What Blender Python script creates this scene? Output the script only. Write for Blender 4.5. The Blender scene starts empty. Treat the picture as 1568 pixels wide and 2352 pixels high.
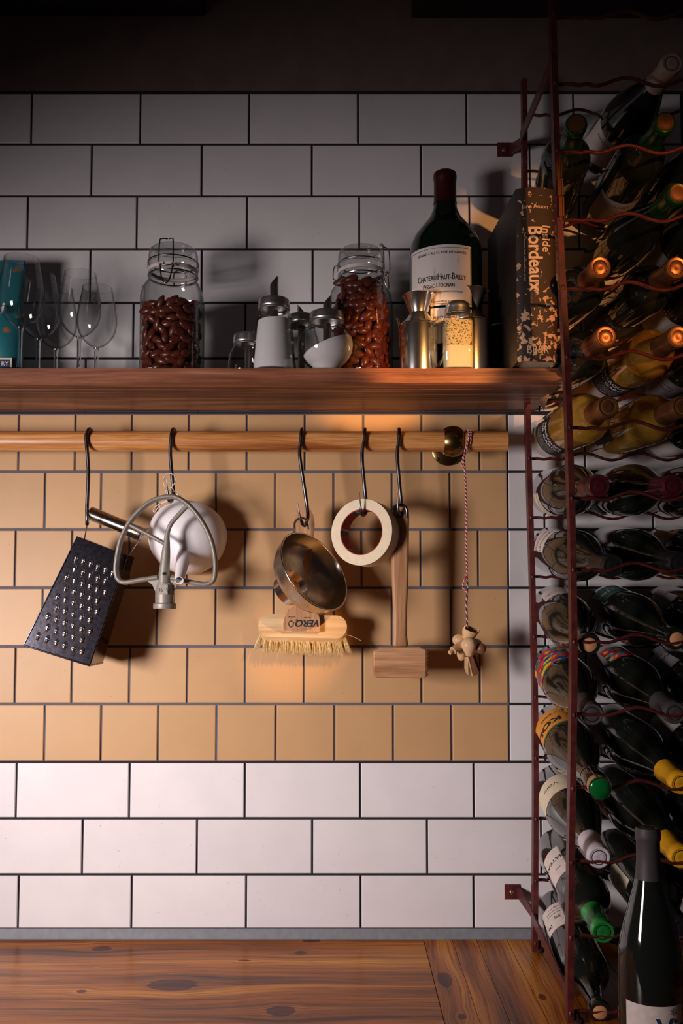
import bpy, bmesh, math, random
from mathutils import Vector, Matrix, Euler
R = math.radians
PI = math.pi
rnd = random.Random(7)
SC = bpy.context.scene
COL = SC.collection

# ------------------------------------------------------------------ camera
F_PX, CX, CY = 2128.0, 784.0, 1176.0
PITCH, SHIFT = R(3.37), 102.8
TOP = 0.90                                   # height of the worktop
CAM = Vector((0.0, -1.6146, TOP + 0.5565))
cd = bpy.data.cameras.new('camera'); cam = bpy.data.objects.new('camera', cd); COL.objects.link(cam)
cd.sensor_fit = 'VERTICAL'; cd.sensor_height = 36; cd.lens = F_PX / 2352 * 36
cd.shift_y = SHIFT / 2352; cd.clip_start = 0.02
cam.location = CAM; cam.rotation_euler = (R(90) + PITCH, 0, 0)
SC.camera = cam

def at(px, py, Y):
    """point of the world plane y=Y that the photograph shows at pixel (px, py)"""
    x = (px - CX) / F_PX; z = -(py - CY - SHIFT) / F_PX
    c, s = math.cos(PITCH), math.sin(PITCH)
    d = Vector((x, c - s * z, s + c * z))
    return CAM + d * ((Y - CAM.y) / d.y)

# ------------------------------------------------------------------ world, lights, exposure
w = bpy.data.worlds.new('world'); SC.world = w; w.use_nodes = True
w.node_tree.nodes['Background'].inputs[0].default_value = (0.60, 0.43, 0.47, 1)
w.node_tree.nodes['Background'].inputs[1].default_value = 0.022
SC.view_settings.view_transform = 'Standard'; SC.view_settings.look = 'None'
SC.view_settings.gamma = 1; SC.view_settings.use_curve_mapping = False
SC.view_settings.exposure = 0.0

def aim(o, target):
    o.rotation_euler = (Vector(target) - o.location).to_track_quat('-Z', 'Y').to_euler()
def area(name, loc, target, sx, sy, power, color, spread=180):
    l = bpy.data.lights.new(name, 'AREA'); l.shape = 'RECTANGLE'; l.size = sx; l.size_y = sy
    l.energy = power; l.color = color; l.spread = R(spread)
    o = bpy.data.objects.new(name, l); COL.objects.link(o); o.location = loc; aim(o, target)
    return o
def spot(name, loc, target, power, color, cone, blend, rad):
    l = bpy.data.lights.new(name, 'SPOT'); l.energy = power; l.color = color
    l.spot_size = R(cone); l.spot_blend = blend; l.shadow_soft_size = rad
    o = bpy.data.objects.new(name, l); COL.objects.link(o); o.location = loc; aim(o, target)
    return o
# soft daylight from a low window on the left, behind the camera's left shoulder
area('window_daylight', (-1.25, -1.45, TOP + 0.50), (-0.26, 0, TOP + 0.34), 0.36, 0.42, 6.8, (1.0, 0.89, 0.88), 72)
# low warm evening light from the right, on the shelf's right end and the rack's upper caps
spot('evening_light', (0.80, -1.50, TOP + 0.95), (0.445, -0.25, TOP + 1.08), 48.0, (1.0, 0.42, 0.12), 18, 0.35, 0.015)
spot('evening_glint', (0.62, -1.30, TOP + 0.84), (0.140, -0.2, TOP + 0.962), 105.0, (1.0, 0.48, 0.14), 11.0, 0.6, 0.015)
spot('evening_beam', (0.45, -1.20, TOP + 0.98), at(705, 1462, -.06), 55.0, (1.0, 0.50, 0.16), 8.5, 1.0, 0.005)
spot('evening_fleck', (0.45, -1.20, TOP + 0.98), at(478, 1565, 0), 7.0, (1.0, 0.50, 0.16), 4.0, 0.9, 0.005)

# ------------------------------------------------------------------ materials
def new_mat(name):
    m = bpy.data.materials.new(name); m.use_nodes = True
    nt = m.node_tree; b = nt.nodes['Principled BSDF']
    return m, nt, b
def srgb(r, g, b):
    f = lambda c: ((c/255) / 12.92 if c/255 <= 0.04045 else ((c/255 + 0.055) / 1.055) ** 2.4)
    return (f(r), f(g), f(b), 1)
def ramp(nt, stops):
    n = nt.nodes.new('ShaderNodeValToRGB'); cr = n.color_ramp
    while len(cr.elements) < len(stops): cr.elements.new(0.5)
    for e, (p, c) in zip(cr.elements, stops): e.position = p; e.color = c if len(c) == 4 else (*c, 1)
    return n
def texco(nt, scale=(1, 1, 1), rot=(0, 0, 0), rand=0.0):
    t = nt.nodes.new('ShaderNodeTexCoord'); mp = nt.nodes.new('ShaderNodeMapping')
    mp.inputs['Scale'].default_value = scale; mp.inputs['Rotation'].default_value = rot
    nt.links.new(t.outputs['Object'], mp.inputs['Vector'])
    if rand:
        oi = nt.nodes.new('ShaderNodeObjectInfo'); mm = nt.nodes.new('ShaderNodeMath'); mm.operation = 'MULTIPLY'
        mm.inputs[1].default_value = rand; nt.links.new(oi.outputs['Random'], mm.inputs[0])
        cb = nt.nodes.new('ShaderNodeCombineXYZ')
        for i in range(3): nt.links.new(mm.outputs[0], cb.inputs[i])
        nt.links.new(cb.outputs[0], mp.inputs['Location'])
    return mp.outputs['Vector']
def noise(nt, vec, scale, detail=4, rough=0.55, dist=0.0):
    n = nt.nodes.new('ShaderNodeTexNoise'); n.inputs['Scale'].default_value = scale
    n.inputs['Detail'].default_value = detail; n.inputs['Roughness'].default_value = rough
    n.inputs['Distortion'].default_value = dist
    if vec: nt.links.new(vec, n.inputs['Vector'])
    return n.outputs['Fac']
def bump(nt, b, fac, strength, dist=0.001):
    n = nt.nodes.new('ShaderNodeBump'); n.inputs['Strength'].default_value = strength
    n.inputs['Distance'].default_value = dist
    nt.links.new(fac, n.inputs['Height']); nt.links.new(n.outputs[0], b.inputs['Normal'])
def mixc(nt, fac, a, c, mode='MIX'):
    n = nt.nodes.new('ShaderNodeMix'); n.data_type = 'RGBA'; n.blend_type = mode
    for key, v in ((0, fac), (6, a), (7, c)):
        if hasattr(v, 'links'): nt.links.new(v, n.inputs[key])
        else: n.inputs[key].default_value = v
    return n.outputs[2]
def simple(name, col, rough=0.5, metal=0.0, coat=0.0, var=0.12, nscale=60, bmp=0.0, trans=0.0, ior=1.45, sss=0.0, aniso=0.0):
    m, nt, b = new_mat(name)
    v = texco(nt); f = noise(nt, v, nscale, 5)
    lo = tuple(c * (1 - var) for c in col[:3]) + (1,); hi = tuple(min(1, c * (1 + var)) for c in col[:3]) + (1,)
    r = ramp(nt, [(0.3, lo), (0.7, hi)]); nt.links.new(f, r.inputs[0]); nt.links.new(r.outputs[0], b.inputs['Base Color'])
    b.inputs['Roughness'].default_value = rough; b.inputs['Metallic'].default_value = metal
    b.inputs['Coat Weight'].default_value = coat; b.inputs['Coat Roughness'].default_value = 0.06
    b.inputs['Transmission Weight'].default_value = trans; b.inputs['IOR'].default_value = ior
    b.inputs['Subsurface Weight'].default_value = sss; b.inputs['Subsurface Radius'].default_value = (0.01, 0.008, 0.006)
    b.inputs['Anisotropic'].default_value = aniso
    if bmp: bump(nt, b, f, bmp)
    return m
def wood(name, dark, mid, light, grain, scale=1.0, rough=0.4, coat=0.0, knots=False, streak=1.0):
    """grain: 0,1,2 = axis the grain runs along"""
    m, nt, b = new_mat(name)
    s = [30.0 * scale] * 3; s[grain] = 2.2 * scale
    v = texco(nt, s, rand=37.0)
    big = noise(nt, v, 1.0, 6, 0.6, 0.6)
    s2 = [260.0 * scale] * 3; s2[grain] = 8.0 * scale
    v2 = texco(nt, s2, rand=11.0)
    fine = noise(nt, v2, 1.0, 3, 0.6, 0.1)
    r = ramp(nt, [(0.28, dark), (0.5, mid), (0.72, light)]); nt.links.new(big, r.inputs[0])
    r2 = ramp(nt, [(0.35, (0.55, 0.5, 0.48, 1)), (0.6, (1, 1, 1, 1))]); nt.links.new(fine, r2.inputs[0])
    col = mixc(nt, 0.75 * streak, r.outputs[0], r2.outputs[0], 'MULTIPLY')
    if knots:
        sk = [7.5] * 3; sk[grain] = 3.0
        vk = texco(nt, sk, rand=5.0)
        vn = nt.nodes.new('ShaderNodeTexVoronoi'); vn.inputs['Scale'].default_value = 1.0
        nt.links.new(vk, vn.inputs['Vector'])
        rk = ramp(nt, [(0.0, (0.10, 0.04, 0.025, 1)), (0.10, (0.22, 0.11, 0.07, 1)), (0.15, (1, 1, 1, 1))])
        nt.links.new(vn.outputs['Distance'], rk.inputs[0])
        col = mixc(nt, 0.9, col, rk.outputs[0], 'MULTIPLY')
        # growth rings bending round the knots
        wv = nt.nodes.new('ShaderNodeMath'); wv.operation = 'SINE'
        ad = nt.nodes.new('ShaderNodeMath'); ad.operation = 'MULTIPLY_ADD'
        nt.links.new(vn.outputs['Distance'], ad.inputs[0]); ad.inputs[1].default_value = 34.0
        mu = nt.nodes.new('ShaderNodeMath'); mu.operation = 'MULTIPLY'; mu.inputs[1].default_value = 30
        nt.links.new(big, mu.inputs[0]); nt.links.new(mu.outputs[0], ad.inputs[2]); nt.links.new(ad.outputs[0], wv.inputs[0])
        rw = ramp(nt, [(0.2, (0.62, 0.5, 0.42, 1)), (0.75, (1, 1, 1, 1))]); nt.links.new(wv.outputs[0], rw.inputs[0])
        col = mixc(nt, 0.7, col, rw.outputs[0], 'MULTIPLY')
    nt.links.new(col, b.inputs['Base Color'])
    b.inputs['Roughness'].default_value = rough; b.inputs['Coat Weight'].default_value = coat
    b.inputs['Coat Roughness'].default_value = 0.2
    bump(nt, b, fine, 0.25, 0.0006)
    return m
def tile_mat(name, col, dirt, rough=0.22, spec=0.5):
    m, nt, b = new_mat(name)
    v = texco(nt, rand=20.0)
    f = noise(nt, v, 14, 5)
    r = ramp(nt, [(0.3, tuple(c * 0.93 for c in col[:3]) + (1,)), (0.7, col)]); nt.links.new(f, r.inputs[0])
    sp = noise(nt, v, 260, 2, 0.4)
    rs = ramp(nt, [(0.20, dirt), (0.27, (1, 1, 1, 1))]); nt.links.new(sp, rs.inputs[0])
    c = mixc(nt, 0.55, r.outputs[0], rs.outputs[0], 'MULTIPLY')
    oi = nt.nodes.new('ShaderNodeObjectInfo')
    ro = ramp(nt, [(0, (0.90, 0.90, 0.90, 1)), (1, (1, 1, 1, 1))]); nt.links.new(oi.outputs['Random'], ro.inputs[0])
    c = mixc(nt, 1.0, c, ro.outputs[0], 'MULTIPLY')
    nt.links.new(c, b.inputs['Base Color'])
    b.inputs['Roughness'].default_value = rough; b.inputs['Specular IOR Level'].default_value = spec
    bump(nt, b, noise(nt, v, 22, 2), 0.05, 0.002)
    return m
def thin_glass(name, tint=(0.93, 0.95, 0.95, 1), edge=(0.35, 0.38, 0.38, 1), gloss=1.0):
    m = bpy.data.materials.new(name); m.use_nodes = True; nt = m.node_tree
    for n in list(nt.nodes):
        if n.type != 'OUTPUT_MATERIAL': nt.nodes.remove(n)
    out = [n for n in nt.nodes if n.type == 'OUTPUT_MATERIAL'][0]
    lw = nt.nodes.new('ShaderNodeLayerWeight'); lw.inputs['Blend'].default_value = 0.5
    r = ramp(nt, [(0.0, tint), (0.5, tint), (0.97, edge)]); nt.links.new(lw.outputs['Facing'], r.inputs[0])
    tr = nt.nodes.new('ShaderNodeBsdfTransparent'); nt.links.new(r.outputs[0], tr.inputs[0])
    gl = nt.nodes.new('ShaderNodeBsdfGlossy'); gl.inputs['Roughness'].default_value = 0.03
    gl.inputs['Color'].default_value = (gloss, gloss, gloss, 1)
    lw2 = nt.nodes.new('ShaderNodeLayerWeight'); lw2.inputs['Blend'].default_value = 0.5
    fr = ramp(nt, [(0.0, (0.08,) * 3), (0.6, (0.12,) * 3), (0.85, (0.3,) * 3), (1.0, (0.75,) * 3)]); nt.links.new(lw2.outputs['Facing'], fr.inputs[0])
    mx = nt.nodes.new('ShaderNodeMixShader')
    nt.links.new(fr.outputs[0], mx.inputs[0]); nt.links.new(tr.outputs[0], mx.inputs[1]); nt.links.new(gl.outputs[0], mx.inputs[2])
    nt.links.new(mx.outputs[0], out.inputs['Surface'])
    return m

M = {}
M['white_tile'] = tile_mat('white_glazed_tile', (0.80, 0.765, 0.775, 1), (0.35, 0.28, 0.24, 1), 0.3, 0.4)
M['ochre_tile'] = tile_mat('ochre_tile', (0.58, 0.345, 0.165, 1), (0.45, 0.35, 0.28, 1), 0.42, 0.3)
M['dark_grout'] = simple('dark_grout', srgb(34, 33, 42), 0.9, bmp=0.3, nscale=300)
M['grey_grout'] = simple('grey_grout', srgb(92, 92, 104), 0.9, bmp=0.3, nscale=300)
M['plaster'] = simple('brown_plaster', srgb(118, 100, 96), 0.9, var=0.15, nscale=18, bmp=0.3)
M['caulk'] = simple('grey_caulk', srgb(120, 124, 130), 0.6, nscale=90)
M['dark_beam'] = simple('dark_beam', srgb(46, 28, 30), 0.7, nscale=30)
M['walnut'] = wood('walnut_edge', srgb(92, 52, 40), srgb(150, 92, 66), srgb(188, 126, 94), 0, 1.5, 0.36, 0.15)
M['walnut_under'] = wood('walnut_underside', srgb(40, 20, 16), srgb(116, 66, 46), srgb(196, 130, 92), 0, 1.3, 0.45, 0.05, streak=0.7)
def on_top(px, py):
    z = -(py - CY - SHIFT) / F_PX; c, s_ = math.cos(PITCH), math.sin(PITCH)
    d = Vector(((px - CX) / F_PX, c - s_ * z, s_ + c * z)); t = (TOP - CAM.z) / d.z
    return CAM + d * t
def pine(name, grain, knots):
    """long pine grain that bends round knots given as (px, py, length, width)"""
    m, nt, b = new_mat(name)
    def mth(op, a, c=0.0, d=None):
        n = nt.nodes.new('ShaderNodeMath'); n.operation = op
        for i_, v_ in enumerate((a, c) if d is None else (a, c, d)):
            if hasattr(v_, 'links'): nt.links.new(v_, n.inputs[i_])
            else: n.inputs[i_].default_value = v_
        return n.outputs[0]
    t = nt.nodes.new('ShaderNodeTexCoord'); sp = nt.nodes.new('ShaderNodeSeparateXYZ'); nt.links.new(t.outputs['Object'], sp.inputs[0])
    X_, Y_ = sp.outputs['X'], mth('SUBTRACT', sp.outputs['Y'], 0.3)
    A_, B__ = (X_, Y_) if grain == 0 else (Y_, X_)
    warp = noise(nt, texco(nt, (3, 3, 1)), 1.6, 3); bb_ = mth('MULTIPLY_ADD', warp, 0.022, B__)
    kd_ = None
    for (px, py, la, wa) in knots:
        c = on_top(px, py); ca, cb2 = (c.x, c.y) if grain == 0 else (c.y, c.x)
        da = mth('DIVIDE', mth('SUBTRACT', A_, ca), la); db = mth('SUBTRACT', B__, cb2)
        d2 = mth('ADD', mth('MULTIPLY', da, da), mth('POWER', mth('ABSOLUTE', mth('DIVIDE', db, wa)), 2.0))
        wgt = mth('DIVIDE', 1.0, mth('ADD', 1.0, mth('MULTIPLY', d2, 0.35)))
        bb_ = mth('SUBTRACT', bb_, mth('MULTIPLY', mth('MULTIPLY', db, wgt), 0.85))
        kd_ = d2 if kd_ is None else mth('MINIMUM', kd_, d2)
    cv = nt.nodes.new('ShaderNodeCombineXYZ'); nt.links.new(mth('MULTIPLY', A_, 1.3), cv.inputs[0]); nt.links.new(mth('MULTIPLY', bb_, 34.0), cv.inputs[1])
    oi = nt.nodes.new('ShaderNodeObjectInfo'); nt.links.new(mth('MULTIPLY', oi.outputs['Random'], 0.6), cv.inputs[2])
    big = noise(nt, cv.outputs[0], 1.0, 3, 0.6)
    cv2 = nt.nodes.new('ShaderNodeCombineXYZ'); nt.links.new(mth('MULTIPLY', A_, 6.0), cv2.inputs[0]); nt.links.new(mth('MULTIPLY', bb_, 420.0), cv2.inputs[1])
    fine = noise(nt, cv2.outputs[0], 1.0, 3, 0.6)
    r = ramp(nt, [(0.32, srgb(84, 38, 6)), (0.5, srgb(176, 98, 20)), (0.64, srgb(216, 138, 40)), (0.78, srgb(230, 164, 66))]); nt.links.new(big, r.inputs[0])
    r2 = ramp(nt, [(0.36, (0.34, 0.26, 0.2, 1)), (0.52, (1, 1, 1, 1))]); nt.links.new(fine, r2.inputs[0])
    col = mixc(nt, 0.85, r.outputs[0], r2.outputs[0], 'MULTIPLY')
    kn_ = mth('ADD', kd_, mth('MULTIPLY', mth('SUBTRACT', fine, 0.5), 0.8))
    r3 = ramp(nt, [(0.0, (0.24, 0.12, 0.07, 1)), (0.55, (0.34, 0.15, 0.08, 1)), (0.75, (0.12, 0.05, 0.03, 1)), (0.95, (1, 1, 1, 1))]); nt.links.new(kn_, r3.inputs[0])
    col = mixc(nt, 1.0, col, r3.outputs[0], 'MULTIPLY')
    # worn pale scratches and dark dents
    sc_ = noise(nt, texco(nt, (14, 90, 1) if grain == 0 else (90, 14, 1)), 1.0, 4, 0.65)
    r4 = ramp(nt, [(0.66, (0, 0, 0, 1)), (0.70, (1, 1, 1, 1))]); nt.links.new(sc_, r4.inputs[0])
    col = mixc(nt, mth('MULTIPLY', r4.outputs[0], 0.45), col, srgb(206, 160, 104))
    r5 = ramp(nt, [(0.24, (0.35, 0.3, 0.28, 1)), (0.33, (1, 1, 1, 1))]); nt.links.new(sc_, r5.inputs[0])
    col = mixc(nt, 0.8, col, r5.outputs[0], 'MULTIPLY')
    nt.links.new(col, b.inputs['Base Color']); b.inputs['Roughness'].default_value = 0.30; b.inputs['Specular IOR Level'].default_value = 0.22; b.inputs['Coat Weight'].default_value = 0.0
    b.inputs['Coat Roughness'].default_value = 0.15
    bump(nt, b, fine, 0.3, 0.0006)
    return m
M['pine_x'] = pine('pine_along', 0, [(396, 2262, .040, .022), (234, 2179, .018, .012), (715, 2160, .016, .012), (690, 2188, .010, .008), (645, 2322, .022, .018), (187, 2277, .008, .006), (560, 2206, .010, .004)])
M['pine_y'] = pine('pine_across', 1, [(1021, 2250, .030, .012), (1245, 2290, .012, .006), (1060, 2335, .010, .007)])
M['rod'] = wood('oiled_pole_wood', srgb(138, 72, 30), srgb(216, 146, 80), srgb(244, 192, 130), 0, 1.6, 0.38, 0.15)
M['beech_v'] = wood('beech_upright', srgb(150, 98, 62), srgb(196, 144, 100), srgb(218, 170, 126), 2, 1.6, 0.5, streak=0.8)
M['beech_h'] = wood('beech_flat', srgb(150, 98, 62), srgb(196, 144, 100), srgb(218, 170, 126), 0, 1.6, 0.5, streak=0.8)
M['pale_wood'] = wood('pale_brush_wood', srgb(176, 138, 92), srgb(214, 178, 128), srgb(234, 204, 160), 0, 1.2, 0.55, streak=0.5)
M['toy_wood'] = wood('turned_wood', srgb(196, 148, 98), srgb(220, 178, 130), srgb(236, 200, 156), 2, 1.5, 0.45, streak=0.4)
M['toy_dark'] = wood('stained_wood', srgb(84, 48, 34), srgb(120, 74, 50), srgb(150, 100, 70), 2, 1.5, 0.45, streak=0.4)
M['lid_steel'] = simple('satin_lid_steel', (0.62, 0.60, 0.58), 0.34, 1.0, var=0.12, nscale=100)
M['steel'] = simple('polished_steel', (0.72, 0.68, 0.64), 0.19, 1.0, var=0.08, nscale=120)
M['brushed'] = simple('brushed_steel', (0.52, 0.45, 0.38), 0.27, 1.0, var=0.12, nscale=160, aniso=0.6)
M['dark_steel'] = simple('grater_steel', (0.13, 0.12, 0.15), 0.14, 1.0, var=0.4, nscale=180, bmp=0.05)
M['hook'] = simple('blackened_hook_steel', (0.16, 0.16, 0.18), 0.28, 1.0, var=0.3, nscale=150)
M['hole_shade'] = simple('painted_hole_shade', (0.01, 0.01, 0.012), 0.8)  # near-black colour painted for the shade inside holes that are not cut
M['brass'] = simple('aged_brass', (0.24, 0.16, 0.06), 0.26, 1.0, var=0.45, nscale=50)
M['cast'] = simple('cast_aluminium', (0.28, 0.255, 0.22), 0.48, 0.3, var=0.1, nscale=220, bmp=0.12)
M['plastic'] = simple('white_translucent_plastic', (0.85, 0.82, 0.84), 0.32, sss=0.25, var=0.02)
M['tape'] = simple('cream_masking_tape', srgb(232, 214, 182), 0.7, var=0.06, nscale=90)
M['tape_core'] = simple('red_core_print', srgb(170, 32, 42), 0.5, var=0.1)
M['teal'] = simple('teal_band', srgb(30, 110, 130), 0.5)
M['bristle'] = simple('bristle_fibre', srgb(226, 204, 154), 0.6, var=0.3, nscale=400)
M['black_ink'] = simple('black_ink', (0.012, 0.012, 0.014), 0.6)
M['white_ink'] = simple('white_ink', (0.75, 0.72, 0.70), 0.6)
M['cream_ink'] = simple('cream_print', srgb(238, 200, 160), 0.6)
M['blue_ink'] = simple('navy_ink', srgb(30, 50, 90), 0.6)
M['red_yarn'] = simple('red_yarn', srgb(170, 24, 44), 0.85, bmp=0.4, nscale=900)
M['white_yarn'] = simple('white_yarn', srgb(226, 214, 206), 0.85, bmp=0.4, nscale=900)
M['blue_yarn'] = simple('navy_yarn', srgb(36, 44, 84), 0.85, bmp=0.4, nscale=900)
M['oxblood'] = simple('oxblood_paint', srgb(84, 30, 28), 0.5, var=0.45, nscale=70, coat=0.2)
M['rust'] = simple('rusty_patch', srgb(60, 34, 26), 0.9, var=0.4, nscale=200, bmp=0.5)
M['glass'] = thin_glass('clear_jar_glass', (0.86, 0.87, 0.87, 1), (0.10, 0.11, 0.11, 1))
M['thinglass'] = thin_glass('wine_glass', (0.955, 0.96, 0.96, 1), (0.06, 0.06, 0.07, 1))
M['stem_glass'] = simple('solid_clear_glass', (0.92, 0.93, 0.93), 0.02, trans=1.0, var=0.01)
M['sugar'] = simple('white_sugar', (0.82, 0.78, 0.78), 0.8, var=0.08, nscale=900, bmp=0.25)
M['salt'] = simple('pale_yellow_salt', (0.85, 0.76, 0.5), 0.8, var=0.08, nscale=700, bmp=0.25)
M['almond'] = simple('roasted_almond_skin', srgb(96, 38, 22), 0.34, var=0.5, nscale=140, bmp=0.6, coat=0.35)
M['almond_shade'] = simple('almond_painted_shade', srgb(70, 32, 22), 0.5, var=0.4, nscale=140, bmp=0.5)  # darker copy of the almond skin, the jar's inner shade put into its colour
M['rubber'] = simple('clear_grey_seal', (0.62, 0.52, 0.48), 0.5)
M['bottle_black'] = simple('near_black_glass', (0.010, 0.012, 0.010), 0.06, coat=0.6, var=0.1)
M['bottle_green'] = simple('dark_green_glass', (0.006, 0.016, 0.008), 0.07, coat=0.6, var=0.1)
M['bottle_olive'] = simple('olive_glass', (0.05, 0.042, 0.02), 0.07, coat=0.6, var=0.1)
M['magnum'] = simple('magnum_green_glass', (0.002, 0.008, 0.004), 0.10, coat=0.5, var=0.1)
M['gold_wine'] = simple('golden_wine', (0.66, 0.36, 0.05), 0.04, coat=0.6, var=0.12, trans=0.6, ior=1.35)
M['clear_base'] = thin_glass('clear_bottle_glass', (0.8, 0.78, 0.66, 1), (0.25, 0.22, 0.12, 1))
for nm, c, ro, me in (('cap_copper', srgb(150, 98, 62), 0.36, 0.75), ('cap_deepgreen', srgb(24, 70, 34), 0.22, 0.3), ('cap_wine', srgb(80, 22, 34), 0.3, 0.2), ('cap_black', srgb(30, 28, 30), 0.35, 0.1),
                      ('cap_grey', srgb(70, 64, 66), 0.55, 0.1), ('cap_white', srgb(206, 196, 204), 0.38, 0.0), ('cap_green', srgb(40, 140, 62), 0.25, 0.3),
                      ('cap_yellow', srgb(236, 170, 30), 0.4, 0.1), ('cap_pale', srgb(176, 152, 136), 0.5, 0.0), ('cap_red', srgb(58, 12, 14), 0.35, 0.1),
                      ('cork', srgb(206, 146, 98), 0.8, 0.0), ('paper', srgb(222, 208, 200), 0.7, 0), ('paper_grey', srgb(150, 142, 146), 0.7, 0),
                      ('paper_cream', srgb(226, 212, 184), 0.7, 0), ('paper_green', srgb(58, 92, 86), 0.6, 0), ('paper_black', srgb(26, 24, 30), 0.5, 0),
                      ('paper_orange', srgb(232, 156, 62), 0.6, 0), ('crown_green', srgb(10, 110, 50), 0.15, 0.2), ('label_line', srgb(96, 84, 84), 0.7, 0),
                      ('olive_label', srgb(120, 132, 76), 0.6, 0)):
    M[nm] = simple(nm, c, ro, me, var=0.10, nscale=120)
M['wire'] = simple('silver_wire', (0.7, 0.68, 0.66), 0.2, 1.0)
M['jar_wire'] = simple('dark_jar_wire', (0.25, 0.24, 0.24), 0.25, 1.0)
# many-coloured label
m, nt, b = new_mat('many_coloured_label')
vn = nt.nodes.new('ShaderNodeTexVoronoi'); vn.inputs['Scale'].default_value = 110
v = texco(nt, (1, 1, 1)); nz = nt.nodes.new('ShaderNodeTexNoise'); nz.inputs['Scale'].default_value = 60; nt.links.new(v, nz.inputs['Vector'])
mv = nt.nodes.new('ShaderNodeMix'); mv.data_type = 'VECTOR'; mv.inputs[0].default_value = 0.02
nt.links.new(v, mv.inputs[4]); nt.links.new(nz.outputs['Color'], mv.inputs[5]); nt.links.new(mv.outputs[1], vn.inputs['Vector'])
sx = nt.nodes.new('ShaderNodeSeparateColor'); nt.links.new(vn.outputs['Color'], sx.inputs[0])
r = ramp(nt, [(0.0, srgb(200, 30, 50)), (0.2, srgb(226, 70, 90)), (0.36, srgb(20, 130, 90)), (0.5, srgb(40, 60, 140)), (0.64, srgb(230, 200, 40)), (0.8, srgb(200, 30, 40)), (0.9, srgb(30, 150, 170))])
r.color_ramp.interpolation = 'CONSTANT'
nt.links.new(sx.outputs[0], r.inputs[0]); nt.links.new(r.outputs[0], b.inputs['Base Color']); b.inputs['Roughness'].default_value = 0.6
M['multicolour'] = m
# book cloth with blotched print, denser towards the foot
m, nt, b = new_mat('blotched_book_cover')
v = texco(nt, (1, 1, 1)); n1 = noise(nt, v, 130, 3, 0.6, 0.4); n2 = noise(nt, v, 32, 2, 0.5)
sp = nt.nodes.new('ShaderNodeSeparateXYZ'); nt.links.new(v, sp.inputs[0])
mr = nt.nodes.new('ShaderNodeMapRange'); mr.inputs[1].default_value = 0.02; mr.inputs[2].default_value = 0.15
mr.inputs[3].default_value = 0.09; mr.inputs[4].default_value = -0.06; nt.links.new(sp.outputs['Z'], mr.inputs[0])
a1 = nt.nodes.new('ShaderNodeMath'); a1.operation = 'ADD'; nt.links.new(n1, a1.inputs[0]); nt.links.new(mr.outputs[0], a1.inputs[1])
a2 = nt.nodes.new('ShaderNodeMath'); a2.operation = 'MULTIPLY_ADD'; nt.links.new(n2, a2.inputs[0]); a2.inputs[1].default_value = 0.5; nt.links.new(a1.outputs[0], a2.inputs[2])
r = ramp(nt, [(0.845, srgb(58, 42, 34)), (0.862, srgb(226, 176, 136))]); nt.links.new(a2.outputs[0], r.inputs[0])
nt.links.new(r.outputs[0], b.inputs['Base Color']); b.inputs['Roughness'].default_value = 0.55
M['book'] = m
M['book_side'] = simple('near_black_book_board', srgb(30, 24, 24), 0.5, var=0.3, nscale=90)
# aged wine label with stains
m, nt, b = new_mat('stained_label_paper')
v = texco(nt, (60, 60, 9)); n1 = noise(nt, v, 1.0, 4, 0.6)
r = ramp(nt, [(0.28, srgb(140, 96, 62)), (0.37, srgb(214, 204, 198)), (1.0, srgb(226, 218, 214))]); nt.links.new(n1, r.inputs[0])
nt.links.new(r.outputs[0], b.inputs['Base Color']); b.inputs['Roughness'].default_value = 0.7
M['aged_paper'] = m
# herb-speckled salt clinging to glass
m, nt, b = new_mat('speckled_salt')
v = texco(nt); n1 = noise(nt, v, 330, 3, 0.6, 0.5)
r = ramp(nt, [(0.40, srgb(40, 34, 24)), (0.46, srgb(214, 190, 140))]); nt.links.new(n1, r.inputs[0])
nt.links.new(r.outputs[0], b.inputs['Base Color']); b.inputs['Roughness'].default_value = 0.7
M['speckled'] = m
# food bag print
m, nt, b = new_mat('teal_bag_print')
v = texco(nt); n1 = noise(nt, v, 26, 2, 0.5)
r = ramp(nt, [(0.60, srgb(40, 112, 122)), (0.64, srgb(176, 104, 50)), (0.8, srgb(214, 150, 90))]); nt.links.new(n1, r.inputs[0])
nt.links.new(r.outputs[0], b.inputs['Base Color']); b.inputs['Roughness'].default_value = 0.3
M['bag'] = m

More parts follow.
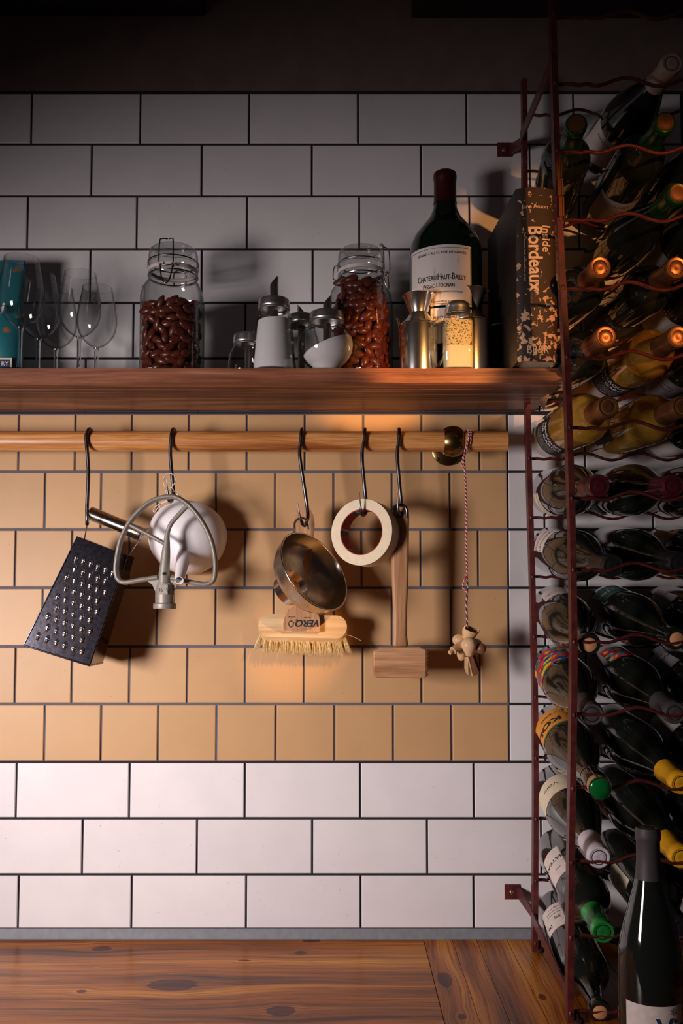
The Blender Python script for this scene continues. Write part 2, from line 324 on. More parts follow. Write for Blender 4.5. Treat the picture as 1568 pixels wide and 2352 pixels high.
# ------------------------------------------------------------------ mesh helpers
class MB:
    def __init__(s): s.v = []; s.f = []; s.mi = []
    def add(s, vs, fs, mi=0):
        o = len(s.v); s.v += [Vector(p) for p in vs]; s.f += [[i + o for i in f] for f in fs]; s.mi += [mi] * len(fs)
        return s
    def box(s, a, b, mi=0):
        x0, y0, z0 = a; x1, y1, z1 = b
        vs = [(x0,y0,z0),(x1,y0,z0),(x1,y1,z0),(x0,y1,z0),(x0,y0,z1),(x1,y0,z1),(x1,y1,z1),(x0,y1,z1)]
        return s.add(vs, [[0,3,2,1],[4,5,6,7],[0,1,5,4],[1,2,6,5],[2,3,7,6],[3,0,4,7]], mi)
    def hexa(s, front, back, mi=0):
        """front, back: four corners each, same order"""
        return s.add(list(front) + list(back), [[0,1,2,3],[7,6,5,4],[1,0,4,5],[2,1,5,6],[3,2,6,7],[0,3,7,4]], mi)
    def lathe(s, prof, seg=32, mat=None, mi=0, sq=0.0, squash=(1, 1), facet=False):
        """prof: (r, z); sq>0 makes a rounded-square section"""
        mat = mat or Matrix(); vs = []; fs = []
        n = len(prof)
        for (r, z) in prof:
            for k in range(seg):
                t = 2 * PI * k / seg; c, q = math.cos(t), math.sin(t)
                rr = r
                if sq:
                    e = 2 + sq; rr = r / ((abs(c) ** e + abs(q) ** e) ** (1 / e))
                vs.append(mat @ Vector((rr * c * squash[0], rr * q * squash[1], z)))
        for i in range(n - 1):
            for k in range(seg):
                a = i * seg + k; b2 = i * seg + (k + 1) % seg
                fs.append([a, b2, b2 + seg, a + seg])
        if prof[0][0] > 1e-6: fs.append([k for k in range(seg)][::-1])
        if prof[-1][0] > 1e-6: fs.append([(n - 1) * seg + k for k in range(seg)])
        return s.add(vs, fs, mi)
    def open_lathe(s, prof, seg=32, mat=None, mi=0, sq=0.0):
        m0 = len(s.f); s.lathe(prof, seg, mat, mi, sq)
        drop = (prof[0][0] > 1e-6) + (prof[-1][0] > 1e-6)
        if drop: s.f = s.f[:-drop]; s.mi = s.mi[:-drop]
        return s
    def tube(s, pts, r, seg=8, closed=False, mi=0, flat=1.0, cap=True):
        pts = [Vector(p) for p in pts]; n = len(pts)
        rs = r if isinstance(r, (list, tuple)) else [r] * n
        vs = []; fs = []
        up = None
        for i, p in enumerate(pts):
            if closed: d = pts[(i + 1) % n] - pts[i - 1]
            else: d = pts[min(i + 1, n - 1)] - pts[max(i - 1, 0)]
            d.normalize()
            if up is None:
                up = Vector((0, 0, 1)) if abs(d.z) < 0.9 else Vector((1, 0, 0))
                if flat != 1.0: up = Vector((0, 1, 0))
            a = d.cross(up).normalized(); bb = a.cross(d).normalized(); up = bb if flat == 1.0 else Vector((0, 1, 0))
            for k in range(seg):
                t = 2 * PI * k / seg
                vs.append(p + a * (math.cos(t) * rs[i]) + bb * (math.sin(t) * rs[i] * flat))
        m = n if closed else n - 1
        for i in range(m):
            for k in range(seg):
                a0 = i * seg + k; a1 = i * seg + (k + 1) % seg; j = ((i + 1) % n) * seg
                fs.append([a0, a1, j + (k + 1) % seg, j + k])
        if not closed and cap:
            fs.append([k for k in range(seg)][::-1]); fs.append([(n - 1) * seg + k for k in range(seg)])
        return s.add(vs, fs, mi)
    def prism(s, out, vec, mi=0):
        """extrude polygon 'out' by vec"""
        out = [Vector(p) for p in out]; n = len(out); vec = Vector(vec)
        fs = [list(range(n)), list(range(2 * n - 1, n - 1, -1))]
        fs += [[(i + 1) % n, i, i + n, (i + 1) % n + n] for i in range(n)]
        return s.add(out + [p + vec for p in out], fs, mi)
    def sphere(s, c, rx, ry=None, rz=None, seg=16, rings=10, mi=0, mat=None):
        ry = ry or rx; rz = rz or rx
        prof = [(math.sin(PI * i / rings), -math.cos(PI * i / rings)) for i in range(rings + 1)]
        prof[0] = (0, -1); prof[-1] = (0, 1)
        mm = Matrix.Translation(c) @ (mat or Matrix()) @ Matrix.Diagonal((rx, ry, rz, 1))
        return s.lathe(prof, seg, mm, mi)

def build(name, mb, mats, parent=None, smooth=None, world=True):
    me = bpy.data.meshes.new(name)
    vs = mb.v
    if parent is not None and world:
        inv = pw(parent).inverted(); vs = [inv @ p for p in vs]
    me.from_pydata([tuple(p) for p in vs], [], mb.f)
    if not isinstance(mats, (list, tuple)): mats = [mats]
    for k in mats: me.materials.append(M[k] if isinstance(k, str) else k)
    for p, i in zip(me.polygons, mb.mi): p.material_index = i
    bm = bmesh.new(); bm.from_mesh(me); bmesh.ops.remove_doubles(bm, verts=bm.verts, dist=1e-6)
    bmesh.ops.recalc_face_normals(bm, faces=bm.faces); bm.to_mesh(me); bm.free()
    me.update()
    if smooth is not None:
        me.shade_smooth()
        me.set_sharp_from_angle(angle=R(smooth))
    o = bpy.data.objects.new(name, me); COL.objects.link(o)
    if parent is not None: o.parent = parent
    return o
WORLD = {}
def pw(o):
    m = o.matrix_basis.copy()
    p = o.parent
    while p is not None: m = p.matrix_basis @ m; p = p.parent
    return m
def tag(o, label, cat, group=None, kind=None):
    o['label'] = label; o['category'] = cat
    if group: o['group'] = group
    if kind: o['kind'] = kind
    return o
def thing(name, label, cat, loc=(0, 0, 0), group=None, mat=None):
    o = bpy.data.objects.new(name, None); COL.objects.link(o); o.empty_display_size = 0.02
    if mat is not None: o.matrix_basis = mat
    else: o.location = loc
    return tag(o, label, cat, group)
def struct(o):
    o['kind'] = 'structure'; return o
def children(o): return [c for c in COL.objects if c.parent == o]

def spline(pts, n=8, closed=False):
    pts = [Vector(p) for p in pts]; out = []; m = len(pts)
    rng = range(m) if closed else range(m - 1)
    for i in rng:
        if closed: p0, p1, p2, p3 = pts[i-1], pts[i], pts[(i+1) % m], pts[(i+2) % m]
        else: p0, p1, p2, p3 = pts[max(i-1, 0)], pts[i], pts[i+1], pts[min(i+2, m-1)]
        for k in range(n):
            t = k / n
            out.append(0.5 * ((2*p1) + (p2-p0)*t + (2*p0-5*p1+4*p2-p3)*t*t + (3*p1-p0-3*p2+p3)*t*t*t))
    if not closed: out.append(pts[-1])
    return out
def frame(origin, zdir, xhint=(1, 0, 0)):
    z = Vector(zdir).normalized(); x = Vector(xhint); x = (x - z * x.dot(z)).normalized(); y = z.cross(x)
    m = Matrix((x, y, z)).transposed().to_4x4(); m.translation = Vector(origin)
    return m

def text_mesh(body, size, fn, bold=0.0, align='CENTER', sx=1.0, space=1.0):
    """flat lettering whose points are carried onto the object by fn(u, v)"""
    cu = bpy.data.curves.new('t', 'FONT'); cu.body = body; cu.size = size; cu.align_x = align; cu.align_y = 'CENTER'
    cu.offset = bold * size; cu.resolution_u = 3; cu.space_character = space
    o = bpy.data.objects.new('t', cu); COL.objects.link(o)
    dg = bpy.context.evaluated_depsgraph_get(); dg.update()
    me = bpy.data.meshes.new_from_object(o.evaluated_get(dg))
    bm = bmesh.new(); bm.from_mesh(me); bmesh.ops.triangulate(bm, faces=bm.faces[:])
    if size > 0.006:                       # cut finely so that the letters can follow a curve
        for ax in (0, 1):
            lo = min(v.co[ax] for v in bm.verts); hi = max(v.co[ax] for v in bm.verts); st = size * 0.16; q = lo + st
            nn = Vector((1, 0, 0)) if ax == 0 else Vector((0, 1, 0))
            while q < hi:
                bmesh.ops.bisect_plane(bm, geom=bm.verts[:] + bm.edges[:] + bm.faces[:], plane_co=nn * q, plane_no=nn); q += st
    bm.verts.index_update()
    mb = MB(); mb.add([fn(v.co.x * sx, v.co.y) for v in bm.verts], [[v.index for v in f.verts] for f in bm.faces]); bm.free()
    bpy.data.objects.remove(o); bpy.data.curves.remove(cu); bpy.data.meshes.remove(me)
    return mb
def merge(mbs):
    r = MB()
    for q in mbs:
        o = len(r.v); r.v += q.v; r.f += [[i + o for i in f] for f in q.f]; r.mi += q.mi
    return r

# ================================================================== THE WALL
ROWS = [  # top px, bottom px, first joint list (px), kind
 (213, 331, [-178, 72, 322, 572, 822, 1071, 1317, 1565], 'w'),
 (331, 450, [-43, 210, 463, 716, 967, 1217, 1467, 1715], 'w'),
 (450, 572, [-190, 63, 314, 567, 825, 1078, 1330, 1580], 'w'),
 (572, 695, [-48, 207, 463, 718, 974, 1229, 1483, 1735], 'w'),
 (695, 823, [-206, 50, 306, 563, 820, 1077, 1334, 1590], 'w'),
 (823, 947, [-63, 196, 455, 714, 978, 1238, 1497, 1756], 'w'),
 (950, 1083, [-88, 43, 173, 303, 434, 567, 700, 834, 968, 1101, 1165, 1343, 1608], 'o'),
 (1083, 1216, [-27, 103, 232, 362, 496, 632, 766, 900, 1033, 1166, 1250, 1499, 1765], 'o'),
 (1216, 1350, [-95, 35, 165, 296, 430, 562, 697, 830, 966, 1098, 1167, 1348, 1613], 'o'),
 (1350, 1485, [-33, 97, 228, 360, 495, 629, 766, 900, 1036, 1168, 1252, 1515, 1780], 'o'),
 (1485, 1617, [-95, 35, 165, 297, 430, 563, 698, 833, 968, 1102, 1168, 1346, 1612], 'o'),
 (1617, 1750, [-28, 102, 232, 363, 497, 633, 768, 903, 1037, 1169, 1252, 1515, 1780], 'o'),
 (1750, 1880, [-227, 37, 297, 562, 827, 1088, 1350, 1613], 'w'),
 (1880, 2009, [-75, 189, 452, 717, 981, 1243, 1506, 1769], 'w'),
 (2009, 2134, [-222, 42, 302, 565, 828, 1088, 1350, 1613], 'w'),
]
ZT = at(600, 213, 0).z
wall = struct(build('wall_back', MB().box((-1.3, 0.0, ZT + 0.004), (1.3, 0.12, 2.95)).box((-1.3, 0.0065, 0.0), (1.3, 0.12, ZT + 0.003)), 'plaster'))
wx0, wx1 = at(-260, 1000, 0).x, at(1900, 1000, 0).x
build('grout_bed', MB().box((wx0, 0.003, TOP - 0.03), (wx1, 0.0065, ZT + 0.004)), 'dark_grout', wall)
ox1 = at(1168, 1350, 0).x
build('grout_bed', MB().box((wx0, 0.0026, at(600, 1750, 0).z + 0.0015), (ox1 - 0.001, 0.0031, at(600, 950, 0).z)), 'grey_grout', wall)
g = 0.0021
nt_ = 0
for (ya, yb, js, kind) in ROWS:
    z1 = at(600, ya, 0).z - g; z0 = at(600, yb, 0).z + g; ym = (ya + yb) / 2
    if kind == 'w' and ya == 823: pass
    for a, b_ in zip(js[:-1], js[1:]):
        xa = at(a, ym, 0).x; xb = at(b_, ym, 0).x
        gg = g * 0.8
        xa += gg; xb -= gg
        ochre = kind == 'o' and b_ <= 1170
        ch = 0.0011; y0 = rnd.uniform(-0.0003, 0.0003); tl = rnd.uniform(-0.00025, 0.00025)
        f4 = [Vector((xa+ch, y0+tl, z0+ch)), Vector((xb-ch, y0-tl, z0+ch)), Vector((xb-ch, y0-tl, z1-ch)), Vector((xa+ch, y0+tl, z1-ch))]
        m4 = [Vector((xa, y0+ch*.8, z0)), Vector((xb, y0+ch*.8, z0)), Vector((xb, y0+ch*.8, z1)), Vector((xa, y0+ch*.8, z1))]
        b4 = [Vector((p.x, 0.0064, p.z)) for p in m4]
        mb = MB(); vs = f4 + m4 + b4
        fs = [[0,1,2,3]] + [[i, (i+1) % 4, (i+1) % 4 + 4, i+4] for i in range(4)] + [[i+4, (i+1) % 4 + 4, (i+1) % 4 + 8, i+8] for i in range(4)]
        mb.add(vs, fs)
        build('tile', mb, 'ochre_tile' if ochre else 'white_tile', wall)
        nt_ += 1
# dark beam ends and a sealant bead
def beam(n, px0, px1, py):
    a, b_ = at(px0, py, -0.002), at(px1, py, -0.002)
    o = build('trim_%d' % n, MB().box((a.x, -0.10, a.z + 0.02), (b_.x, 0.0, a.z + 0.16)).box((a.x, -0.045, a.z), (b_.x, 0, a.z + 0.02)), 'dark_beam')
    struct(o)
beam(2, -300, 470, 34); beam(3, 945, 1900, 40)
zc = at(600, 2134, 0).z
prof = [(-1.3, 0.0, zc + 0.001), (-1.3, -0.004, TOP + 0.0015), (-1.3, -0.005, TOP), (-1.3, 0.006, TOP), (-1.3, 0.006, zc + 0.001)]
struct(build('trim_1', MB().prism(prof, (2.6, 0, 0)), 'caulk'))

# ================================================================== WORKTOP
wt = thing('worktop', 'oiled knotty pine worktop running along the foot of the tiled wall', 'worktop', (0, -0.3, TOP))
xs = at(972, 2140, 0).x
yb = 0.0
for i, wd in enumerate((0.118, 0.132, 0.125, 0.13, 0.12)):
    mb = MB(); x0 = -1.2; x1 = xs - 0.0008
    q = 0.0006
    mb.hexa([(x0, yb - wd + q, TOP - 0.032), (x1, yb - wd + q, TOP - 0.032), (x1, yb - q, TOP - 0.032), (x0, yb - q, TOP - 0.032)],
            [(x0, yb - wd + q, TOP), (x1, yb - wd + q, TOP), (x1, yb - q, TOP), (x0, yb - q, TOP)])
    build('plank', mb, 'pine_x', wt); yb -= wd
DEPTH = -yb
x = xs
for i in range(14):
    wd = (0.048, 0.041, 0.052, 0.045, 0.05)[i % 5]; q = 0.0004
    build('plank', MB().box((x + q, -DEPTH, TOP - 0.032), (x + wd - q, 0.0, TOP - 0.0002 * (i % 2))), 'pine_y', wt); x += wd

# ================================================================== SHELF
ZS0 = at(700, 881, -0.2).z; ZS1 = at(700, 844, -0.2).z
SX1 = at(1291, 860, -0.2).x
sh = thing('wall_shelf', 'long walnut wall shelf with pale striped underside above the hanging rail', 'shelf', (0, -0.1, ZS0))
mb = MB(); q = 0.0015
mb.hexa([(-1.2, -0.2, ZS0 + q), (SX1, -0.2, ZS0 + q), (SX1, -0.2, ZS1 - q), (-1.2, -0.2, ZS1 - q)],
        [(-1.2, -0.192, ZS0), (SX1 - q, -0.192, ZS0), (SX1 - q, -0.192, ZS1), (-1.2, -0.192, ZS1)])
build('front_edge', mb, 'walnut', sh)
y0 = -0.1915
for wd in (0.031, 0.024, 0.036, 0.021, 0.04, 0.0385):
    build('stave', MB().box((-1.2, y0, ZS0 + 0.0003 * (wd > 0.03)), (SX1 - 0.002, y0 + wd - 0.0004, ZS1)), 'walnut_under', sh); y0 += wd

# ================================================================== RAIL
RY = -0.072
rz = at(600, 1014, RY).z; RR = 0.0172
rx1 = at(1165, 1015, RY).x
rail = thing('hanging_rail', 'round oiled wooden pole fixed along the ochre tiles under the shelf', 'rail', (0, RY, rz))
mb = MB(); mb.lathe([(RR - .001, 0), (RR, 0.001), (RR, 0.6), (RR, 1.2 + rx1 - .001), (RR - .0012, 1.2 + rx1)], 32, frame((-1.2, RY, rz), (1, 0, 0), (0, 0, 1)))
build('pole', mb, 'rod', rail, 40)
bc = at(1041, 1013, RY)
br = thing('rail_bracket', 'aged brass ball collar and round wall flange holding the wooden rail', 'bracket', (bc.x, 0, rz))
fl = MB(); fm = frame((bc.x - 0.001, -0.0005, rz), (0, -1, 0))
fl.lathe([(0.030, 0), (0.030, 0.003), (0.028, 0.0045), (0.012, 0.006), (0.0, 0.006)], 40, fm)
build('flange', fl, 'brass', br, 40)
build('arm', MB().lathe([(0.014, 0.005), (0.010, 0.02), (0.011, 0.045), (0.011, 0.056)], 20, fm), 'brass', br, 40)
cm = frame((bc.x - 0.0165, RY, rz), (1, 0, 0), (0, 0, 1))
build('collar', MB().open_lathe([(RR + .0004, 0), (0.0215, 0.0), (0.0245, 0.006), (0.0262, 0.0155), (0.0245, 0.025), (0.0205, 0.031), (RR + .0004, 0.0325)], 40, cm), 'brass', br, 40)
for dx, dz in ((-0.019, 0.019), (-0.019, -0.019), (0.021, 0.0)):
    build('screw', MB().sphere((bc.x + dx, -0.0045, rz + dz), 0.0035, 0.0018, 0.0035, 10, 6), 'brass', br, 60)

# ================================================================== S-HOOKS
def hook(pts, label, r=0.0031):
    """shaft / curl points (px, py, y) from behind the pole over it to the pointed tip"""
    x, y = pts[0]
    top = at(x, 990, RY)
    P = []
    cx = top.x
    for a in (200, 160, 120, 90, 60, 30, 0):     # over the pole, back to front
        rr = RR + r + 0.0004
        P.append(Vector((cx + 0.0012 * math.sin(R(a)), RY - math.cos(R(a)) * rr, rz + math.sin(R(a)) * rr)))
    P += [at(*q) for q in pts[1:]]
    S = spline(P, 6); n = len(S)
    rs = [r * (1 if i < n - 9 else max(0.25, (n - 1 - i) / 9)) for i in range(n)]
    o = build('s_hook', MB().tube(S, rs, 10), 'hook', None, 60)
    c = S[0].copy()
    o.data.transform(Matrix.Translation(-c)); o.location = c
    return tag(o, label, 'hook', 'steel hooks on the rail')
FY = RY - RR - 0.0035
hook([(206, 0), (203, 1080, FY), (200, 1160, FY), (200, 1187, FY - .004), (200, 1203, FY - .014), (199.5, 1196, FY - .026), (199, 1164, FY - .028)], 'leftmost steel hook on the rail, holding the box grater')
hook([(398, 0), (391, 1045, FY), (396, 1105, FY), (398, 1130, FY), (396, 1146, FY - .006), (390, 1152, FY - .016), (386, 1138, FY - .024), (382, 1101, FY - .028)], 'steel hook holding the grey mixer beater and white funnel')
hook([(692, 0), (688, 1045, FY), (698, 1115, FY), (706, 1170, FY), (706, 1192, FY - .006), (699, 1207, FY - .018), (690, 1192, FY - .028), (683, 1156, FY - .032)], 'steel hook holding the shiny steel funnel and scrubbing brush')
hook([(836, 0), (831, 1045, FY), (836, 1110, FY), (840, 1150, FY), (841, 1172, FY - .006), (834, 1183, FY - .018), (828, 1168, FY - .028), (825, 1129, FY - .030)], 'steel hook passing through the roll of masking tape')
hook([(914, 0), (912, 1045, FY), (917, 1110, FY), (921, 1155, FY), (921, 1175, FY - .006), (917, 1183, FY - .016), (914, 1168, FY - .024), (912, 1132, FY - .028)], 'rightmost steel hook on the rail, holding the wooden mallet')

# ================================================================== BOX GRATER
GY = -0.112
A, B_, C_, D_ = at(178, 1232, GY), at(293, 1276, GY), at(206, 1529, GY - .006), at(55, 1482, GY - .006)
gr = thing('box_grater', 'dark steel box grater hanging askew at the left of the rail', 'grater', (A + C_) / 2)
up = ((A + B_) / 2 - (C_ + D_) / 2).normalized(); rt = (B_ - A).normalized(); inn = Vector((0, 1, 0))
Ab, Bb = A + inn * .048 - rt * .002, B_ + inn * .048 + rt * .0
Cb, Db = C_ + inn * .082, D_ + inn * .082 - rt * .006
def lerp(a, b, t): return a + (b - a) * t
def face(s, t, o=0.0):
    """s across, t down the front face"""
    return lerp(lerp(A, B_, s), lerp(D_, C_, s), t) + Vector((0, -o, 0))
def panel(a, b, c, d, th, name, mat='dark_steel'):
    n = (b - a).cross(d - a).normalized() * th
    return build(name, MB().hexa([a, b, c, d], [a + n, b + n, c + n, d + n]), mat, gr)
panel(A, B_, C_, D_, 0.0008, 'front_face'); panel(Ab, A, D_, Db, 0.0008, 'side_face'); panel(B_, Bb, Cb, C_, 0.0008, 'side_face')
panel(Bb, Ab, Db, Cb, 0.0008, 'back_face')
# top cap band and bottom rolled rim
e = 0.0012
t1 = 0.13
P4 = [face(0, 0, e), face(1, 0, e), face(1, t1, e), face(0, t1, e)]
Q4 = [Ab + Vector((0, e, 0)), Bb + Vector((0, e, 0)), lerp(Bb, Cb, t1) + Vector((0, e, 0)), lerp(Ab, Db, t1) + Vector((0, e, 0))]
build('top_cap', MB().hexa(P4, Q4), 'dark_steel', gr)
build('bottom_rim', MB().tube([D_, C_, Cb, Db], 0.0016, 6, True), 'dark_steel', gr, 60)
build('corner_edge', MB().tube([face(0, 0, .0005), face(0, 1, .0005)], 0.0010, 6), 'dark_steel', gr, 60)
build('corner_edge', MB().tube([face(1, 0, .0005), face(1, 1, .0005)], 0.0010, 6), 'dark_steel', gr, 60)
TEETH = [(720,715),(812,745),(905,780),(995,815),(1090,850),(1180,890),(708,848),(810,885),(902,920),(995,960),(1092,985),
(605,950),(708,990),(805,1025),(898,1055),(990,1095),(1090,1130),(598,1090),(702,1125),(800,1160),(900,1195),(990,1235),
(492,1195),(595,1230),(698,1265),(800,1300),(900,1338),(990,1372),(490,1330),(592,1370),(698,1405),(800,1445),(900,1478),
(380,1437),(490,1475),(592,1512),(698,1550),(803,1588),(905,1620),(378,1577),(488,1615),(592,1650),(698,1690),(805,1728),
(262,1683),(375,1720),(487,1760),(592,1798),(702,1835),(805,1872)]
tooth_me = None
for (tx, ty) in TEETH:
    px, py = 40 + tx / 5.407, 1150 + ty / 5.407
    c = at(px, py, GY - 0.004)
    # project on the face plane
    n = (B_ - A).cross(D_ - A).normalized(); n = n if n.y < 0 else -n
    c = c - n * ((c - A).dot(n))
    ax = Vector((0.30, 0, 0.95))
    fm = frame(c, n, ax)
    if tooth_me is None:
        mb = MB(); seg, rg = 14, 5; vs = []; fs = []
        for i in range(rg + 1):
            ph = PI / 2 * i / rg
            for k in range(seg):
                t = 2 * PI * k / seg
                lx = 0.0076 * math.cos(t) * math.cos(ph) - 0.0005; ly = 0.0032 * math.sin(t) * math.cos(ph) * (1.15 if math.cos(t) > 0 else 1)
                lz = 0.0028 * math.sin(ph) * (1 + 0.35 * (lx > 0))
                vs.append((lx, ly, lz))
        for i in range(rg):
            for k in range(seg): fs.append([i*seg+k, i*seg+(k+1) % seg, (i+1)*seg+(k+1) % seg, (i+1)*seg+k])
        mb.add(vs, fs, 0)
        hv = [(0.0036 + 0.0021 * math.cos(2*PI*k/10), 0.0017 * math.sin(2*PI*k/10), 0.0034 - 0.36 * (0.0021 * math.cos(2*PI*k/10))) for k in range(10)]
        mb.add(hv, [list(range(10))], 1)  # flat dark disc paints the shade inside the tooth's mouth
        o = build('grating_tooth', mb, ['steel', 'hole_shade'], None, 50); tooth_me = o.data
    else:
        o = bpy.data.objects.new('grating_tooth', tooth_me); COL.objects.link(o)
    o.parent = gr; o.matrix_basis = pw(gr).inverted() @ fm
for i in range(21):
    t = 0.17 + i * 0.038
    build('side_tooth', MB().sphere(lerp(face(0, t), lerp(Ab, Db, t), 0.35) - rt * 0.0012, 0.0026, 0.0045, 0.0034, 8, 5), 'dark_steel', gr, 50)
H0, H1 = at(206, 1178, GY + .028), at(327, 1228, GY + .028)
hm = frame(H0, H1 - H0)
L = (H1 - H0).length
build('handle', MB().lathe([(0.0, 0), (0.0105, 0), (0.0113, 0.001), (0.0113, L - .013)], 28, hm).lathe([(0.0116, L - .0135), (0.0116, L - .0005), (0.011, L), (0, L)], 28, hm), 'brushed', gr, 40)
build('handle_wire', MB().tube([H0 + Vector((.001, 0, 0)), lerp(H0, Ab, .5), lerp(A, Ab, .5) + rt * .006], 0.0011, 6), 'steel', gr)
build('handle_wire', MB().tube([H1, lerp(B_, Bb, .5) - rt * .004], 0.0011, 6), 'steel', gr)

# ================================================================== MIXER BEATER
BY = -0.128
def ab(x, y, Y=BY): return at(240 + x / 5.227, 1060 + y / 5.227, Y)
bt = thing('mixer_beater', 'grey cast metal flat beater of a stand mixer hanging upside down', 'beater', ab(715, 1740))
loop = [(640,1392),(420,1425),(250,1452),(168,1415),(140,1320),(148,1180),(195,950),(275,775),(400,610),(560,480),(700,432),(790,422),(850,428),(960,485),(1090,610),(1210,790),(1290,980),(1328,1180),(1325,1370),(1290,1445),(1210,1475),(1100,1462),(960,1432),(800,1395)]
S = spline([ab(*p) for p in loop], 5)
build('outer_frame', MB().tube(S, 0.0041, 12, flat=1.9), 'cast', bt, 60)
st = spline([ab(715, 1480), ab(716, 1350), ab(735, 1120), ab(745, 980), ab(755, 860), ab(800, 745), ab(890, 640), ab(985, 540)], 5)
n = len(st)
build('centre_bar', MB().tube(st, [0.0105 - 0.0068 * min(1, i / (n * .55)) for i in range(n)], 14), 'cast', bt, 60)
build('side_bar', MB().tube([ab(722, 985), ab(515, 870), ab(308, 765)], 0.0034, 10, flat=1.4), 'cast', bt, 60)
web = [ab(500, 1425), ab(600, 1400), ab(850, 1400), ab(960, 1435), ab(870, 1480), ab(832, 1560), ab(832, 1700), ab(612, 1700), ab(612, 1560), ab(575, 1480)]
build('web_plate', MB().prism([p + Vector((0, -.002, 0)) for p in web], (0, 0.008, 0)), 'cast', bt)
ct, cb = ab(722, 1440), ab(718, 1768)
fm = frame(cb + Vector((0, 0.002, 0)), ct - cb)
LL = (ct - cb).length
build('socket', MB().lathe([(0.0, .006), (0.013, 0.006), (0.013, 0), (0.0178, 0), (0.0182, 0.001), (0.0182, 0.0075), (0.0170, 0.0088), (0.0145, 0.0095), (0.0145, LL * .7), (0.0125, LL * .95), (0.006, LL * 1.02)], 28, fm), 'cast', bt, 40)
pc = ab(703, 1537, BY - 0.0145)
pl = MB(); pl.box((pc.x - .0072, pc.y, pc.z - .0078), (pc.x + .0072, pc.y + .004, pc.z + .0078))
plate = build('size_plate', pl, 'cast', bt)
build('lettering', text_mesh('6  9L', 0.0085, lambda u, v: Vector((pc.x - u, pc.y - 0.0002, pc.z - v)), 0.0), 'black_ink', plate)
hc = ab(712, 1347, BY - .0108)
build('bolt_hole_shade', MB().sphere(hc, 0.0026, 0.0012, 0.0026, 12, 6), 'hole_shade', bt, 60)  # dark bead stands for the shaded inside of an uncut bolt hole

# ================================================================== WHITE FUNNEL + its string
mc = at(432, 1228, -0.030); tip = at(411, 1333, -0.150)
ax = (tip - mc).normalized(); LF = (tip - mc).length
wf = thing('plastic_funnel', 'white translucent plastic funnel hanging behind the mixer beater, spout towards the room', 'funnel', mc)
fm = frame(mc, ax)
outp = [(0.0655, 0.0), (0.0668, 0.001), (0.0660, 0.014), (0.0650, 0.020), (0.0610, 0.032), (0.0520, 0.045), (0.0380, 0.056), (0.0235, 0.064), (0.0145, 0.069), (0.0122, 0.072)]
build('bowl', MB().open_lathe(outp + [(r - .0015, z - .001) for r, z in outp[::-1]], 56, fm), 'plastic', wf, 50)
build('spout', MB().open_lathe([(0.0124, .070), (0.0120, 0.077), (0.0072, LF), (0.0060, LF), (0.0105, 0.078), (0.0110, .071)], 28, fm), 'plastic', wf, 50)
yl = fm.to_3x3() @ Vector((0, 1, 0)); yl = yl if yl.z > 0 else -yl
tb = mc + yl * 0.068 + ax * 0.003 + Vector((-0.012, 0, 0.0))
tab = [tb + Vector((-.009, 0, -.006)), tb + Vector((.009, 0, -.004)), tb + Vector((.006, .0, .008)), tb + Vector((0, .0, .011)), tb + Vector((-.006, .0, .008))]
build('hanging_tab', MB().prism(tab, (0, .002, 0)), 'plastic', wf)
tc = tb + Vector((0, -.001, .005))
SY = FY - .008
lp = [tc, at(379, 1118, SY), at(376, 1100, SY), at(384, 1089, SY), at(396, 1089, SY), at(403, 1097, SY), at(401, 1110, SY), at(392, 1120, SY), at(384, 1130, SY - .002), at(390, 1143, SY), tc]
lp2 = [tc, at(398, 1125, SY), at(390, 1118, SY), at(380, 1135, SY), tc + Vector((-.003, 0, -.001)), at(362, 1160, -0.05), at(352, 1172, -0.045), at(356, 1176, -0.045), at(366, 1160, -0.045)]
lp3 = [tc, at(371, 1155, -.05), at(368, 1166, -.047), at(374, 1169, -.046), at(381, 1158, -.05)]
tag(build('string_loop', MB().tube(spline(lp, 6), 0.0008, 6).tube(spline(lp2, 6), 0.0008, 6).tube(spline(lp3, 5), 0.0008, 6), 'white_yarn', None, 60), 'thin white string tied through the tab of the white plastic funnel', 'string')

# ================================================================== STEEL FUNNEL
fc = at(722, 1311, -0.128)
nd = Vector((0.69, -0.56, 0.46)).normalized()
sf = thing('steel_funnel', 'shiny wide-mouthed steel funnel with a gold reflection inside, hanging at an angle', 'funnel', fc)
fm = frame(fc, -nd, (0.46, 0, -0.69))
op = [(0.0700, -0.0008), (0.0722, 0.0004), (0.0716, 0.002), (0.0700, 0.004), (0.0672, 0.018), (0.0610, 0.030), (0.0480, 0.040), (0.0290, 0.0475)]
ip = [(0.0275, 0.0470), (0.0465, 0.0388), (0.0595, 0.029), (0.0660, 0.017), (0.0690, 0.002)]
build('bowl', MB().open_lathe(op + ip + [op[0]], 72, fm), 'brushed', sf, 45)
build('rolled_rim', MB().tube([fm @ Vector((0.0708 * math.cos(t), 0.0708 * math.sin(t), 0)) for t in [2 * PI * i / 72 for i in range(72)]], 0.0014, 8, True), 'steel', sf, 60)
build('spout', MB().open_lathe([(0.0290, .0465), (0.0285, .049), (0.0265, .070), (0.0258, .070), (0.0275, .047)], 40, fm), 'steel', sf, 45)
rim_top = at(688, 1218, -0.118)
hk = spline([rim_top + Vector((-.008, .004, -.004)), at(676, 1203, -.112), at(683, 1193, -.112), at(694, 1190, -.112), at(706, 1197, -.112), at(709, 1216, -.112)], 5)
build('hanging_lug', MB().tube(hk, 0.0022, 8, flat=2.0), 'steel', sf, 60)

